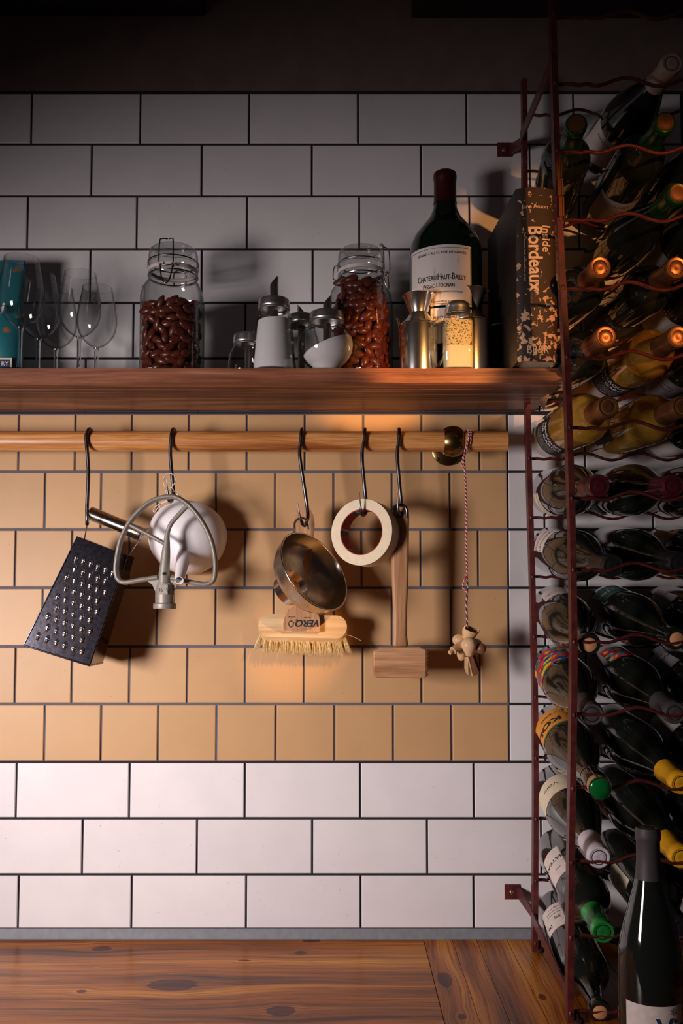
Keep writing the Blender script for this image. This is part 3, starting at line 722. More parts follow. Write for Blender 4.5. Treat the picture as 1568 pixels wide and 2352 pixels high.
# ================================================================== SCRUBBING BRUSH
bb = thing('scrubbing_brush', 'pale wooden scrubbing brush with handle, hanging upside down behind the steel funnel', 'brush', at(695, 1440, -0.06))
def br_(px, py, Y=-0.055): return at(px, py, Y)
hp = [(678,1185),(681,1172),(690,1164),(701,1162),(712,1168),(720,1184),(722,1204),(720,1225),(712,1300),(716,1380),(722,1404),(732,1414),(735,1428),(734,1452),(651,1451),(650,1432),(654,1416),(662,1400),(672,1380),(678,1300),(677,1225)]
hb = build('handle', MB().prism([br_(x, y, -0.073) for x, y in hp], (0, .011, 0)), 'beech_v', bb)
# body: stadium outline, slightly tilted
def stadium(px0, px1, py, rpx, Y, dy):
    pts = []
    a, b_ = at(px0, py, Y), at(px1, py + dy, Y); r = rpx
    for k in range(13):
        t = PI / 2 + PI * k / 12; pts.append(a + Vector((math.cos(t) * r * .9, 0, math.sin(t) * r)))
    for k in range(13):
        t = -PI / 2 + PI * k / 12; pts.append(b_ + Vector((math.cos(t) * r * .9, 0, math.sin(t) * r)))
    return pts
o1 = stadium(616, 773, 1436, 0.0190, -0.063, 4)
o2 = [p + Vector((0, .010, -.006)) for p in stadium(616, 773, 1440, 0.0195, -0.063, 4)]
o3 = [p + Vector((0, .026, -.008)) for p in stadium(618, 771, 1440, 0.0190, -0.063, 4)]
mb = MB(); n = len(o1); mb.add(o1 + o2 + o3, [list(range(n)), list(range(3*n-1, 2*n-1, -1))] + [[(i+1) % n, i, i+n, (i+1) % n+n] for i in range(n)] + [[(i+1) % n+n, i+n, i+2*n, (i+1) % n+2*n] for i in range(n)])
build('head', mb, 'pale_wood', bb, 35)
ik = []
def bf(cx, cy, Y=-0.0735):
    c = at(cx, cy, Y)
    return lambda u, v: Vector((c.x - u - v * .0, c.y, c.z - v))
def bf_sl(cx, cy, Y=-0.0735):
    c = at(cx, cy, Y)
    return lambda u, v: Vector((c.x - u - v * .25, c.y, c.z - v))
ik.append(text_mesh('VERO', 0.0155, bf_sl(705, 1431), 0.030, sx=1.02))
ik.append(text_mesh('\u00ae', 0.005, bf(681, 1424), 0.0)); ik.append(text_mesh('HOLLAND', 0.0022, bf(705, 1418.5), 0.02))
ik.append(text_mesh('FSC', 0.0036, bf(667, 1426), 0.03)); ik.append(text_mesh('MIX', 0.0018, bf(667, 1420), 0.03)); ik.append(text_mesh('FSC C011908', 0.002, bf(670, 1417), 0.03))
tr = [at(x, y, -0.0735) for x, y in ((662,1433),(665,1439),(668,1440),(672,1437),(673,1432))]
ik.append(MB().tube(spline(tr, 4), 0.0006, 4).tube(spline([at(x, y, -0.0735) for x, y in ((673,1432),(675,1430),(670,1428),(664,1429),(662,1433))], 3), 0.0004, 4))
build('lettering', merge(ik), 'black_ink', hb)
mesh_t = []
for row, (yy, dz, n_) in enumerate(((-0.054, 0, 17), (-0.044, .001, 15))):
    for i in range(n_):
        s = i / (n_ - 1)
        px = 601 + (790 - 601) * s; c = at(px, 1466 + 6 * s, yy) + Vector((0, 0, .003 if 0 < i < n_ - 1 else .008))
        lean = (s - .5) * 0.010 + (-.004 if i == 0 else 0) + (.004 if i == n_ - 1 else 0)
        mb = MB()
        for k in range(26):
            a = rnd.uniform(0, 2 * PI); q = math.sqrt(rnd.random()); bx, by = math.cos(a) * .0026 * q, math.sin(a) * .0026 * q
            L_ = rnd.uniform(.024, .030); sp_ = rnd.uniform(1.7, 2.6)
            p0 = c + Vector((bx, by, 0)); p2 = c + Vector((bx * sp_ + lean + rnd.uniform(-.0012, .0012), by * sp_, -L_)); p1 = (p0 + p2) / 2 + Vector((rnd.uniform(-.001, .001), 0, 0))
            mb.tube([p0, p1, p2], [.00048, .00045, .00012], 3, cap=False)
        build('bristle_tuft', mb, 'bristle', bb)
build('stray_bristle', MB().tube(spline([at(792, 1457, -.06), at(812, 1463, -.062), at(830, 1472, -.064)], 3), 0.0003, 4), 'bristle', bb)

# ================================================================== TAPE ROLL
tcn = at(829, 1222, -0.112)
nrm = Vector((-0.44, -0.90, 0.04)).normalized()
tp = thing('masking_tape', 'roll of cream masking tape with a red printed core hanging from a hook', 'tape', tcn)
fm = frame(tcn, -nrm, (1, 0, 0))
RO, RI, TH = 0.0545, 0.0380, 0.030
build('tape_roll', MB().open_lathe([(RI, 0), (RO * .92, 0), (RO, 0.0004), (RO, TH), (RI, TH), (RI, 0)], 72, fm), 'tape', tp, 40)
core = build('core', MB().open_lathe([(RI - .0012, 0.0004), (RI - .0001, 0.0004), (RI - .0001, TH - .0004), (RI - .0012, TH - .0004), (RI - .0012, .0004)], 72, fm), 'tape_core', tp, 40)
for a0 in (120, 178, 240, 300):
    mb = MB()
    for (aa, wdt, mi) in ((a0, 9, 0), (a0 + 10, 5, 1)):
        for k in range(4):
            t0, t1_ = R(aa + wdt * k / 4), R(aa + wdt * (k + 1) / 4); r_ = RI - .0015
            mb.add([fm @ Vector((r_ * math.cos(t), r_ * math.sin(t), z)) for t, z in ((t0, .001), (t1_, .001), (t1_, TH - .001), (t0, TH - .001))], [[0, 1, 2, 3]], mi)
    build('print_band', mb, ['teal', 'paper'], core)

# ================================================================== MALLET
MY = -0.098
ml = thing('meat_mallet', 'beech wooden meat mallet hanging head down from the rightmost hook', 'mallet', at(921, 1520, MY))
hl = [(901,1178),(903,1166),(911,1160),(922,1157),(933,1160),(939,1170),(940,1190),(939,1250),(938,1330),(935,1400),(935,1460),(938,1486),(902,1486),(904,1460),(903,1400),(900,1330),(899,1250),(900,1200)]
hd = build('handle', MB().prism([at(x, y, MY - .008) for x, y in hl], (0, .017, 0)), 'beech_v', ml)
bv = hd.modifiers.new('bevel', 'BEVEL'); bv.width = 0.005; bv.segments = 4; bv.limit_method = 'ANGLE'; bv.angle_limit = R(50)
hd.data.shade_smooth()
h0, h1 = at(858, 1557, MY - .026), at(979, 1487, MY - .026)
xa, xb, za, zb = h0.x, h1.x, h0.z, h1.z
oct_ = [(xa, za + .004), (xa + .003, za), (xb - .002, za), (xb, za + .003), (xb, zb - .004), (xb - .010, zb), (xa + .012, zb), (xa, zb - .006)]
build('head', MB().prism([Vector((x_, MY - .026, z_)) for x_, z_ in oct_], (0, .050, 0)), 'beech_h', ml).modifiers.new('bevel', 'BEVEL').width = 0.0015
for r_ in range(7):
    for c_ in range(6):
        y_ = MY - .0225 + c_ * .0083; z_ = za + .005 + r_ * (zb - za - .013) / 6; s_ = .0032
        build('tooth', MB().add([(xb, y_ - s_, z_ - s_), (xb, y_ + s_, z_ - s_), (xb, y_ + s_, z_ + s_), (xb, y_ - s_, z_ + s_), (xb + .004, y_, z_)], [[0,1,4],[1,2,4],[2,3,4],[3,0,4],[3,2,1,0]]), 'beech_h', ml)
gl_ = spline([at(902, 1172, MY - .011), at(906, 1164, MY - .011), at(918, 1160, MY - .011), at(929, 1163, MY - .011), at(934, 1173, MY - .011), at(935, 1190, MY - .011)], 5)
build('hanging_ring', MB().tube(gl_, 0.0027, 8), 'hook', ml, 60)
hcx = at(918, 1182, MY - .0087)
build('hanging_hole_shade', MB().lathe([(0.0052, 0), (0.0052, 0.0012), (0, .0012)], 20, frame(hcx + Vector((0, .0004, 0)), (0, -1, 0))), 'hole_shade', ml)  # dark disc paints the hanging hole's shade; the handle stays solid

# ================================================================== TWINE AND HANGING WOODEN CHARM
def twine(path, r, cols, turns, parent, name='strand'):
    S = spline(path, 8); n = len(S)
    L_ = sum((S[i+1] - S[i]).length for i in range(n - 1))
    m = max(40, int(L_ / 0.0012)); P = []
    # resample
    acc = [0]
    for i in range(n - 1): acc.append(acc[-1] + (S[i+1] - S[i]).length)
    j = 0
    for i in range(m + 1):
        s_ = L_ * i / m
        while j < n - 2 and acc[j+1] < s_: j += 1
        t = (s_ - acc[j]) / max(1e-9, acc[j+1] - acc[j]); P.append((S[j].lerp(S[j+1], min(1, t)), s_))
    for ci, cname in enumerate(cols):
        pts = []
        for i, (p, s_) in enumerate(P):
            d = (P[min(i+1, m)][0] - P[max(i-1, 0)][0]).normalized(); a = d.cross(Vector((0, 1, 0)))
            a = a.normalized() if a.length > 1e-3 else Vector((1, 0, 0)); b_ = a.cross(d)
            th = 2 * PI * (s_ * turns + ci / len(cols)); pts.append(p + (a * math.cos(th) + b_ * math.sin(th)) * r * .55)
        build(name, MB().tube(pts, r * .62, 5), cname, parent)
tw = thing('twine', 'red and white twisted twine tied round the right end of the rail', 'twine', at(1071, 1015, FY))
cx_ = at(1072, 1010, RY).x
rr = RR + .0017
for off, drop in ((0.0, 0), (0.0036, 1)):
    ring = [Vector((cx_ + off + .0012 * math.sin(2 * R(a)), RY - math.cos(R(a)) * rr, rz + math.sin(R(a)) * rr)) for a in range(0, 360, 30)]
    twine(ring + [ring[0] + Vector((0.0005, 0, -.001))], 0.0014, ['red_yarn', 'white_yarn'], 170, tw)
TY = FY - .0005
kn = at(1066, 1042, TY)
twine([Vector((cx_, FY, rz)), kn, at(1066, 1060, TY), at(1069, 1120, TY), at(1071, 1200, TY), at(1070, 1260, TY), at(1072, 1300, TY), at(1071, 1325, TY)], 0.0016, ['red_yarn', 'white_yarn'], 150, tw)
twine([kn, at(1062, 1055, TY), at(1061, 1072, TY)], 0.0014, ['red_yarn', 'white_yarn'], 150, tw)
twine([kn, at(1064, 1056, TY - .002), at(1066, 1078, TY - .002)], 0.0013, ['red_yarn', 'white_yarn'], 150, tw)
build('knot', MB().sphere(kn, .0024, .0024, .0026, 8, 6).sphere(at(1071, 1326, TY), .0022, .0022, .0042, 8, 6), 'red_yarn', tw, 60)
twine([at(1071, 1325, TY), at(1064, 1337, TY), at(1062, 1348, TY), at(1068, 1356, TY), at(1074, 1361, TY)], 0.0013, ['red_yarn', 'white_yarn'], 150, tw)
twine([at(1071, 1325, TY), at(1073, 1345, TY), at(1071, 1390, TY), at(1073, 1442, TY)], 0.0015, ['blue_yarn', 'white_yarn', 'red_yarn'], 90, tw)
def ah(x, y, Y=TY): return at(1010 + x / 13.07, 1410 + y / 13.07, Y)
ch = thing('wooden_charm', 'jointed wooden charm of a turned cup, beads, peg and slats hanging on twine', 'ornament', ah(870, 900))
ct_, cb_ = ah(920, 440), ah(820, 740)
fm = frame(cb_, ct_ - cb_ + Vector((0, -.006, 0)))
LC = (ct_ - cb_).length
build('cup', MB().open_lathe([(0, 0), (0.0086, 0), (0.0098, 0.003), (0.0122, LC * .55), (0.0124, LC * .60), (0.0134, LC), (0.0118, LC), (0.0095, .006), (0, .005)], 32, fm), 'toy_wood', ch, 40)
for a in (200, 350):
    p = fm @ Vector((0.0125 * math.cos(R(a)), 0.0125 * math.sin(R(a)), LC)); dirz = (fm.to_3x3() @ Vector((0, 0, 1)))
    build('prong', MB().tube([p - dirz * .002, p + dirz * .004, p + dirz * .006], [.0016, .0016, .0008], 8), 'toy_wood', ch, 60)
bcn = ah(870, 960, TY - .012)
build('centre_bead', MB().lathe([(0, -.0165), (.0052, -.0165), (.0058, -.0155), (.0085, -.009), (.0126, -.001), (.0125, .004), (.0095, .010), (.006, .013), (0, .014)], 24, frame(bcn, (-.05, -.25, 1))), 'toy_wood', ch, 40)
build('side_bead', MB().sphere(ah(580, 780, TY + .004), .0115, .009, .010, 16, 10), 'toy_wood', ch, 60)
build('side_bead', MB().sphere(ah(640, 1190, TY + .004), .0075, .006, .012, 16, 10), 'toy_wood', ch, 60)
p0, p1 = ah(700, 890, TY - .006), ah(390, 1100, TY - .016)
fm = frame(p0, p1 - p0); L_ = (p1 - p0).length
build('peg', MB().lathe([(.0062, 0), (.0062, L_ * .9), (.0066, L_), (.003, L_), (.0028, L_ + .003), (.0038, L_ + .004), (.0036, L_ + .008), (0, L_ + .009)], 20, fm), 'toy_wood', ch, 40)
p0, p1 = ah(1040, 910, TY - .002), ah(1230, 1040, TY - .008)
fm = frame(p0, p1 - p0); L_ = (p1 - p0).length
build('tap_bead', MB().lathe([(0, -.004), (.009, -.004), (.0105, .002), (.0105, L_ * .45), (.008, L_ * .55), (.0062, L_ * .6)], 20, fm), 'toy_wood', ch, 40)
build('end_ball', MB().sphere(p1, .0088, seg=18), 'toy_dark', ch, 60)
build('slat', MB().prism([ah(745, 1290), ah(850, 1290), ah(850, 1840), ah(800, 1790), ah(740, 1640)], (0, .004, 0)), 'toy_wood', ch)
build('slat', MB().prism([ah(840, 1310), ah(960, 1230), ah(1180, 1780), ah(990, 1870)], (0, .005, 0)), 'toy_dark', ch)
build('slat', MB().prism([ah(830, 1310, TY - .001), ah(862, 1310, TY - .001), ah(990, 1870, TY - .001), ah(950, 1870, TY - .001)], (0, .0012, 0)), 'toy_wood', ch)
build('slat', MB().prism([ah(980, 1240, TY + .006), ah(1050, 1240, TY + .006), ah(1210, 1700, TY + .006), ah(1150, 1720, TY + .006)], (0, .004, 0)), 'toy_dark', ch)

# ================================================================== THINGS ON THE SHELF
def X(px, Y): return at(px, 780, Y).x
def Z(py, Y): return at(784, py, Y).z
def shell(prof, th=0.0016):
    """closed double wall from an outer profile (r, z), open at the top"""
    return prof + [(max(0.0, r - th), z + (th if i == 0 else 0)) for i, (r, z) in reversed(list(enumerate(prof)))]

# teal snack bag at the left edge
BGY = -0.105
bx1 = X(44, BGY); bx0 = bx1 - 0.115; bz1 = Z(588, BGY)
bag = thing('snack_bag', 'teal printed snack bag standing behind the leftmost wine glass', 'bag', ((bx0 + bx1) / 2, BGY + .02, ZS1))
mb = MB(); nx_, nz_ = 14, 18; vs = []; fs = []
for side in (-1, 1):
    for j in range(nz_ + 1):
        for i in range(nx_ + 1):
            u, v_ = i / nx_, j / nz_
            th = 0.030 * (math.sin(PI * u) ** 0.5) * (1 - v_ ** 2.2) ** 0.6 * (0.85 + .15 * math.sin(7 * u + 5 * v_)) + .0006
            vs.append((bx0 + (bx1 - bx0) * u, BGY + .02 + side * th + .0015 * math.sin(9 * v_ + 11 * u), ZS1 + (bz1 - ZS1) * v_))
for s_ in range(2):
    o_ = s_ * (nx_ + 1) * (nz_ + 1)
    for j in range(nz_):
        for i in range(nx_):
            q_ = [o_ + j*(nx_+1)+i, o_ + j*(nx_+1)+i+1, o_ + (j+1)*(nx_+1)+i+1, o_ + (j+1)*(nx_+1)+i]
            fs.append(q_ if s_ == 0 else q_[::-1])
K = (nx_ + 1) * (nz_ + 1)
for j in range(nz_):
    for i, rev in ((0, 0), (nx_, 1)):
        q_ = [j*(nx_+1)+i, (j+1)*(nx_+1)+i, K+(j+1)*(nx_+1)+i, K+j*(nx_+1)+i]; fs.append(q_[::-1] if rev else q_)
build('pouch', mb.add(vs, fs), 'bag', bag, 60)
mb = MB()
for k in range(5): mb.tube([(bx0 + .002, BGY + .0175, bz1 - .003 - .0028 * k), (bx1 - .001, BGY + .0175, bz1 - .003 - .0028 * k)], .0009, 5)
build('crimped_seal', mb, 'teal', bag, 60)
sx_, sz_ = bx1 - .013, ZS1 + .022
st_ = build('stamp_label', MB().box((sx_ - .022, BGY - .0125, sz_ - .018), (sx_ + .006, BGY - .0115, sz_ + .016)).add([(sx_ - .02, BGY - .0128, sz_ - .001), (sx_ + .003, BGY - .0128, sz_ - .001), (sx_ + .003, BGY - .0128, sz_ + .013), (sx_ - .02, BGY - .0128, sz_ + .013)], [[0, 1, 2, 3]], 1), ['paper_cream', 'blue_ink'], bag)
build('lettering', merge([text_mesh('RY', .010, lambda u, v: Vector((sx_ - .005 + u, BGY - .0131, sz_ + .006 + v)), .02), ]), 'white_ink', st_)
build('lettering', merge([text_mesh('E', .012, lambda u, v: Vector((bx1 - .0135 + u, BGY - .0125, ZS1 + .056 + v)), .03)]), 'blue_ink', bag)
build('lettering', merge([text_mesh('ni', .026, lambda u, v: Vector((bx1 - .030 + u + v * .2, BGY - .0135, ZS1 + .120 + v)), .03)]), 'white_ink', bag)

# wine glasses
GL = [(46, 595, -.165, 1.06, 'wine glass nearest the teal snack bag, standing in front of it'),
      (88, 633, -.115, 1.0, 'wine glass just right of and behind the one by the teal bag'),
      (129, 663, -.060, 1.0, 'wine glass at the back, half hidden between two other glasses'),
      (182, 629, -.125, 1.0, 'frontmost wine glass of the right-hand pair'),
      (222, 662, -.070, .98, 'rightmost wine glass, beside the clip-top jar')]
gsrc = None
GH = 0.186
for (px, py, Y, s_, lab) in GL:
    if gsrc is None:
        g_ = thing('wine_glass', lab, 'wine glass', (0, 0, 0), 'wine glasses on the shelf')
        bw = [(0.0022, .072), (.006, .0745), (.013, .079), (.0215, .0865), (.0285, .0965), (.0325, .108), (.0342, .120), (.0338, .134), (.0315, .150), (.0282, .168), (.0252, GH)]
        build('bowl', MB().open_lathe(bw, 48), 'thinglass', g_, 60)
        build('stem', MB().open_lathe([(.0055, .0742), (.0042, .070), (.0036, .062), (.0034, .03), (.0042, .008), (.009, .0035)], 20), 'stem_glass', g_, 60)
        build('foot', MB().open_lathe([(.009, .0035), (.02, .0018), (.033, .0008), (.033, 0.0), (0, 0)], 40), 'thinglass', g_, 60)
        build('rim', MB().tube([(.0252 * math.cos(2*PI*i/48), .0252 * math.sin(2*PI*i/48), GH) for i in range(48)], .00035, 5, True), 'glass', g_, 60)
        gsrc = g_
    else:
        g_ = gsrc.copy(); COL.objects.link(g_)
        for c in children(gsrc):
            d = c.copy(); COL.objects.link(d); d.parent = g_
    g_['label'] = lab
    g_.location = (X(px, Y), Y, ZS1); g_.scale = (s_, s_, (Z(py, Y) - ZS1) / GH)

# clip-top jars of almonds
def clip_jar(pxc, Y, half, ztop, label, rot, wm):
    x = X(pxc, Y); H = ztop - ZS1
    j = thing('clip_top_jar', label, 'jar', mat=Matrix.Translation((x, Y, ZS1)) @ Matrix.Rotation(rot, 4, 'Z'))
    S_ = 5
    body = [(half * .90, 0), (half * .98, .004), (half, .012), (half, H * .60), (half * .97, H * .67), (half * .88, H * .725), (half * .80, H * .755), (half * .78, H * .79)]
    b_ = MB(); prof = body
    vs = []; seg = 56
    def ring(r, z, sq):
        out = []
        for k in range(seg):
            t = 2 * PI * k / seg; c, q = math.cos(t), math.sin(t)
            e = 2 + sq; rr = r / ((abs(c) ** e + abs(q) ** e) ** (1 / e)); out.append(Vector((rr * c, rr * q, z)))
        return out
    def stack(rings, closed_bottom=True):
        m_ = MB(); vs = sum(rings, []); fs = []
        for i in range(len(rings) - 1):
            for k in range(seg): fs.append([i*seg+k, i*seg+(k+1) % seg, (i+1)*seg+(k+1) % seg, (i+1)*seg+k])
        if closed_bottom: fs.append([k for k in range(seg)][::-1])
        return m_.add(vs, fs)
    sq = [2, 2, 2, 2, 1.2, .4, 0, 0]
    out_r = [ring(r, z, q) for (r, z), q in zip(body, sq)]
    build('glass_body', stack(out_r), 'glass', j, 50, False)
    nr = half * .80; z0 = H * .79
    build('neck_ring', MB().open_lathe([(nr * .97, z0 - .006), (nr * 1.03, z0 - .003), (nr * 1.05, z0 + .001), (nr * 1.0, z0 + .004)], 48), 'glass', j, 50, False)
    build('rubber_seal', MB().open_lathe([(nr * .96, z0 + .0045), (nr * 1.05, z0 + .0045), (nr * 1.05, z0 + .010), (nr * .96, z0 + .010)], 48), 'rubber', j, 50, False)
    lid = [(nr * .99, z0 + .0105), (nr * 1.08, z0 + .012), (nr * 1.09, z0 + .017), (nr * 1.02, z0 + .020), (nr * 1.04, z0 + .027), (nr * 1.03, H - .010), (nr * .98, H - .004), (nr * .86, H), (nr * .80, H - .003), (0, H - .004)]
    build('lid', MB().open_lathe(lid, 48), 'glass', j, 40, False)
    build('lid_wire', MB().tube([(nr * 1.055 * math.cos(2*PI*i/48), nr * 1.055 * math.sin(2*PI*i/48), z0 + .0215) for i in range(48)], .0011, 6, True), wm, j, 60, False)
    build('neck_wire', MB().tube([(nr * 1.04 * math.cos(2*PI*i/48), nr * 1.04 * math.sin(2*PI*i/48), z0 - .0015) for i in range(48)], .0012, 6, True), wm, j, 60, False)
    yf = -nr * 1.06
    cl = build('clasp', MB().tube(spline([(-.0105, yf, z0 + .001), (-.0115, yf - .008, z0 + .006), (-.0108, yf - .007, H - .006), (-.008, yf - .001, H + .001), (0, yf + .004, H + .0025), (.008, yf - .001, H + .001), (.0108, yf - .007, H - .006), (.0115, yf - .008, z0 + .006), (.0105, yf, z0 + .001)], 5), .0011, 6), wm, j, 60, False)
    build('lever', MB().tube(spline([(-.009, yf - .004, z0 + .006), (-.0095, yf - .006, z0 - .004), (-.006, yf - .009, z0 - .022), (0, yf - .010, z0 - .029), (.006, yf - .009, z0 - .022), (.0095, yf - .006, z0 - .004), (.009, yf - .004, z0 + .006)], 5), .0012, 6).tube([(-.0105, yf - .003, z0 + .004), (0, yf - .005, z0 + .002), (.0105, yf - .003, z0 + .004)], .0011, 6), wm, cl, 60, False)
    yb_ = nr * 1.06
    build('hinge', MB().tube(spline([(-.009, yb_, z0), (-.010, yb_ + .008, z0 + .003), (-.010, yb_ + .006, z0 + .022), (0, yb_ + .001, z0 + .026), (.010, yb_ + .006, z0 + .022), (.010, yb_ + .008, z0 + .003), (.009, yb_, z0)], 5), .0011, 6), wm, j, 60, False)
    return j, H, half
def almond_mesh():
    mb = MB(); prof = [(0, -.0118), (.0022, -.0112), (.0048, -.008), (.0062, -.003), (.0060, .002), (.0045, .007), (.0018, .0112), (0, .0122)]
    mb.lathe(prof, 9, Matrix.Diagonal((1, .68, 1, 1)))
    return mb
al_me = None
def almonds(jar, half, z_lo, z_hi, label, group, ntop=30):
    global al_me
    base = jar.matrix_basis; k = 0
    def put(x, y, z, yaw, tilt):
        global al_me
        mm = base @ Matrix.Translation((x, y, z)) @ Matrix.Rotation(yaw, 4, 'Z') @ Matrix.Rotation(tilt, 4, 'Y') @ Matrix.Rotation(rnd.uniform(-.3, .3), 4, 'X')
        if al_me is None:
            o = build('almond', almond_mesh(), 'almond', None, 60); al_me = o.data
        else:
            o = bpy.data.objects.new('almond', al_me); COL.objects.link(o)
        s_ = rnd.uniform(.98, 1.2); o.matrix_basis = mm @ Matrix.Diagonal((s_, s_, s_, 1))
        tag(o, label, 'almond', group)
    z = z_lo + .0062; row = 0
    inner = half - .0085
    while z < z_hi:
        n_ = 16
        for i in range(n_):
            t = 2 * PI * (i + .5 * (row % 2) + rnd.uniform(-.2, .2)) / n_
            c, q = math.cos(t), math.sin(t)
            wp = (base.to_3x3() @ Vector((c, q, 0)))
            if wp.y > 0.35 and z < z_hi - .012: continue
            rr = inner * (1 if z < z_hi * 1 else 1) / ((abs(c) ** 4 + abs(q) ** 4) ** .25)
            if z > ZTAPER(half): rr *= max(.72, 1 - (z - ZTAPER(half)) * 9)
            put(rr * c, rr * q, z + rnd.uniform(-.002, .002), t + PI / 2 + rnd.uniform(-.25, .25), rnd.choice((PI / 2, PI / 2, PI / 3, .4, 2.2)) + rnd.uniform(-.3, .3))
        z += .0118; row += 1
    for i in range(ntop):       # the top of the heap
        a, q = rnd.uniform(0, 2 * PI), math.sqrt(rnd.random()) * inner * .92
        put(q * math.cos(a), q * math.sin(a), z_hi + rnd.uniform(-.006, .003), rnd.uniform(0, PI), PI / 2 + rnd.uniform(-.5, .5))
    # the almonds deep inside
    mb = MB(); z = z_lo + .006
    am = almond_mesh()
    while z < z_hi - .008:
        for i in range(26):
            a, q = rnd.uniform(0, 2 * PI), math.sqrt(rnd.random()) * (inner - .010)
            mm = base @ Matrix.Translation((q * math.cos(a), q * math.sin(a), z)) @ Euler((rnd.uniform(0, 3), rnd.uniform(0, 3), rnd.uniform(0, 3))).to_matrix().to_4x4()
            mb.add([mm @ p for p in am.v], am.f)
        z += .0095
    o = build('almond_heap', mb, 'almond_shade', None, 60)
    tag(o, 'almonds packed in the middle of the ' + label.split(' in the ')[-1], 'almonds', None, 'stuff')
ZTAPER = lambda half: 0.118
J1Y, J2Y = -.120, -.118
j1, H1_, hf1 = clip_jar(396, J1Y, .0485, Z(567, J1Y) - .004, 'clip-top glass jar half full of almonds, right of the wine glasses', R(-3), 'jar_wire')
almonds(j1, hf1, .004, Z(712, J1Y) - ZS1, 'roasted brown almond in the half-full jar', 'almonds in the half-full jar')
j2, H2_, hf2 = clip_jar(829, J2Y, .0455, Z(570, J2Y) - .004, 'clip-top glass jar packed full of almonds, beside the big wine bottle', R(62), 'wire')
almonds(j2, hf2, .004, Z(655, J2Y) - ZS1, 'roasted brown almond in the full jar', 'almonds in the full jar', 10)

# sugar dispensers
def dispenser(px, Y, prof, zlid, rlid, spout_h, label, facets=0, spout_dx=0.0, fill=None, slope=0.0, dark=False, srot=0.0):
    x = X(px, Y)
    d = thing('sugar_dispenser', label, 'dispenser', (x, Y, ZS1))
    seg = facets * 1 if facets else 44
    build('glass_body', MB().open_lathe([(0, 0)] + prof, seg), 'glass', d, 25 if facets else 60, False)
    zl = zlid
    build('screw_lid', MB().open_lathe([(rlid * .985, zl), (rlid * 1.02, zl + .0012), (rlid * .985, zl + .003), (rlid * 1.02, zl + .005), (rlid, zl + .007), (rlid, zl + .013), (rlid * .96, zl + .0165), (rlid * .8, zl + .0185), (rlid * .3, zl + .020), (0, zl + .020)], 40), 'lid_steel', d, 40, False)
    # slanted pouring tube
    rs_ = .0068; zt = zl + .020 + spout_h
    vs = []; fs = []; sg = 20
    for lvl in range(2):
        for k in range(sg):
            t = 2 * PI * k / sg; c, q = math.cos(t), math.sin(t)
            zz = zl + .018 if lvl == 0 else zt - (0.5 - 0.5 * math.cos(t - srot)) * .016
            vs.append((spout_dx + rs_ * c, rs_ * q, zz))
    for k in range(sg): fs.append([k, (k + 1) % sg, (k + 1) % sg + sg, k + sg])
    vs2 = [(spout_dx + (v[0] - spout_dx) * .84, v[1] * .84, v[2]) for v in vs]
    o_ = len(vs)
    for k in range(sg): fs.append([k + sg, (k + 1) % sg + sg, (k + 1) % sg + sg + o_, k + sg + o_]); fs.append([o_ + (k + 1) % sg, o_ + k, o_ + k + sg, o_ + (k + 1) % sg + sg])
    build('pouring_tube', MB().add(vs + vs2, fs), 'brushed', d, 50, False)
    build('inner_tube', MB().open_lathe([(.0058, .016), (.0062, zl)], 16, Matrix.Translation((spout_dx * .3, 0, 0))), 'brushed', d, 60, False)
    if fill:
        # heap with a sloping top, kept inside the glass
        mb = MB(); sg = 44; vs = []; fs = []
        pf = [(max(0, r - .0032), z + .0022) for r, z in [(0, 0)] + prof]
        def rad(z):
            for (r0, z0), (r1, z1) in zip(pf[:-1], pf[1:]):
                if z <= z1: return r0 + (r1 - r0) * (z - z0) / max(1e-6, z1 - z0)
            return pf[-1][0]
        N = 14
        for i in range(N + 1):
            for k in range(sg):
                t = 2 * PI * k / sg
                z = .0023 + (fill - .0023) * i / N
                # shear the level with x
                zz = .0023
                for it in range(6):
                    rr = rad(zz); zz = .0023 + (max(.006, fill + slope * math.cos(t) * rr) - .0023) * i / N
                rr = rad(zz)
                vs.append((rr * math.cos(t), rr * math.sin(t), zz))
        for i in range(N):
            for k in range(sg): fs.append([i*sg+k, i*sg+(k+1) % sg, (i+1)*sg+(k+1) % sg, (i+1)*sg+k])
        for k in range(sg):
            fs.append([N*sg+k, N*sg+(k+1) % sg, len(vs)])
        vs.append((0, 0, fill)); fs.append([k for k in range(sg)][::-1])
        mbw = MB(); mbw.add([Vector(p) + Vector((x, Y, ZS1)) for p in vs], fs)
        so = build('sugar', mbw, 'sugar', None, 40)
        tag(so, 'white sugar heaped inside the ' + label.split(',')[0], 'sugar', None, 'stuff')
    return d
Yd = -.172
h_ = Z(712, Yd) - ZS1
dispenser(629, Yd, [(.0340, 0), (.0355, .003), (.0345, .012), (.0285, h_ * .80), (.0265, h_ * .90), (.0235, h_ - .002), (.0235, h_)], h_ - .001, .0248, .036, 'tall faceted sugar dispenser, full of sugar', 12, 0.0, Z(738, Yd) - ZS1, .05, srot=0.0)
hs = Z(742, Yd) - ZS1; rs0 = .0445
sph = [(.024, 0)] + [(rs0 * math.cos(R(a)), hs * .52 + rs0 * 1.0 * math.sin(R(a)) * (hs * .52 / rs0)) for a in range(-52, 50, 8)]
sph = [(.022, 0.0)] + [(r, z) for r, z in sph[1:] if z > .002 and z < hs - .004] + [(.0262, hs - .002), (.0262, hs)]
dispenser(750, Yd, sph, hs - .001, .0272, .026, 'round ball-shaped sugar dispenser, a third full', 0, 0.001, .040, .42, srot=0.0)
Yb = -.095
h_ = Z(748, Yb) - ZS1
dispenser(692, Yb, [(.026, 0), (.031, .004), (.030, h_ * .7), (.0235, h_ * .9), (.0225, h_)], h_ - .001, .0240, .016, 'dispenser half hidden behind the faceted and the round one', 0, 0, None, 0, srot=PI)
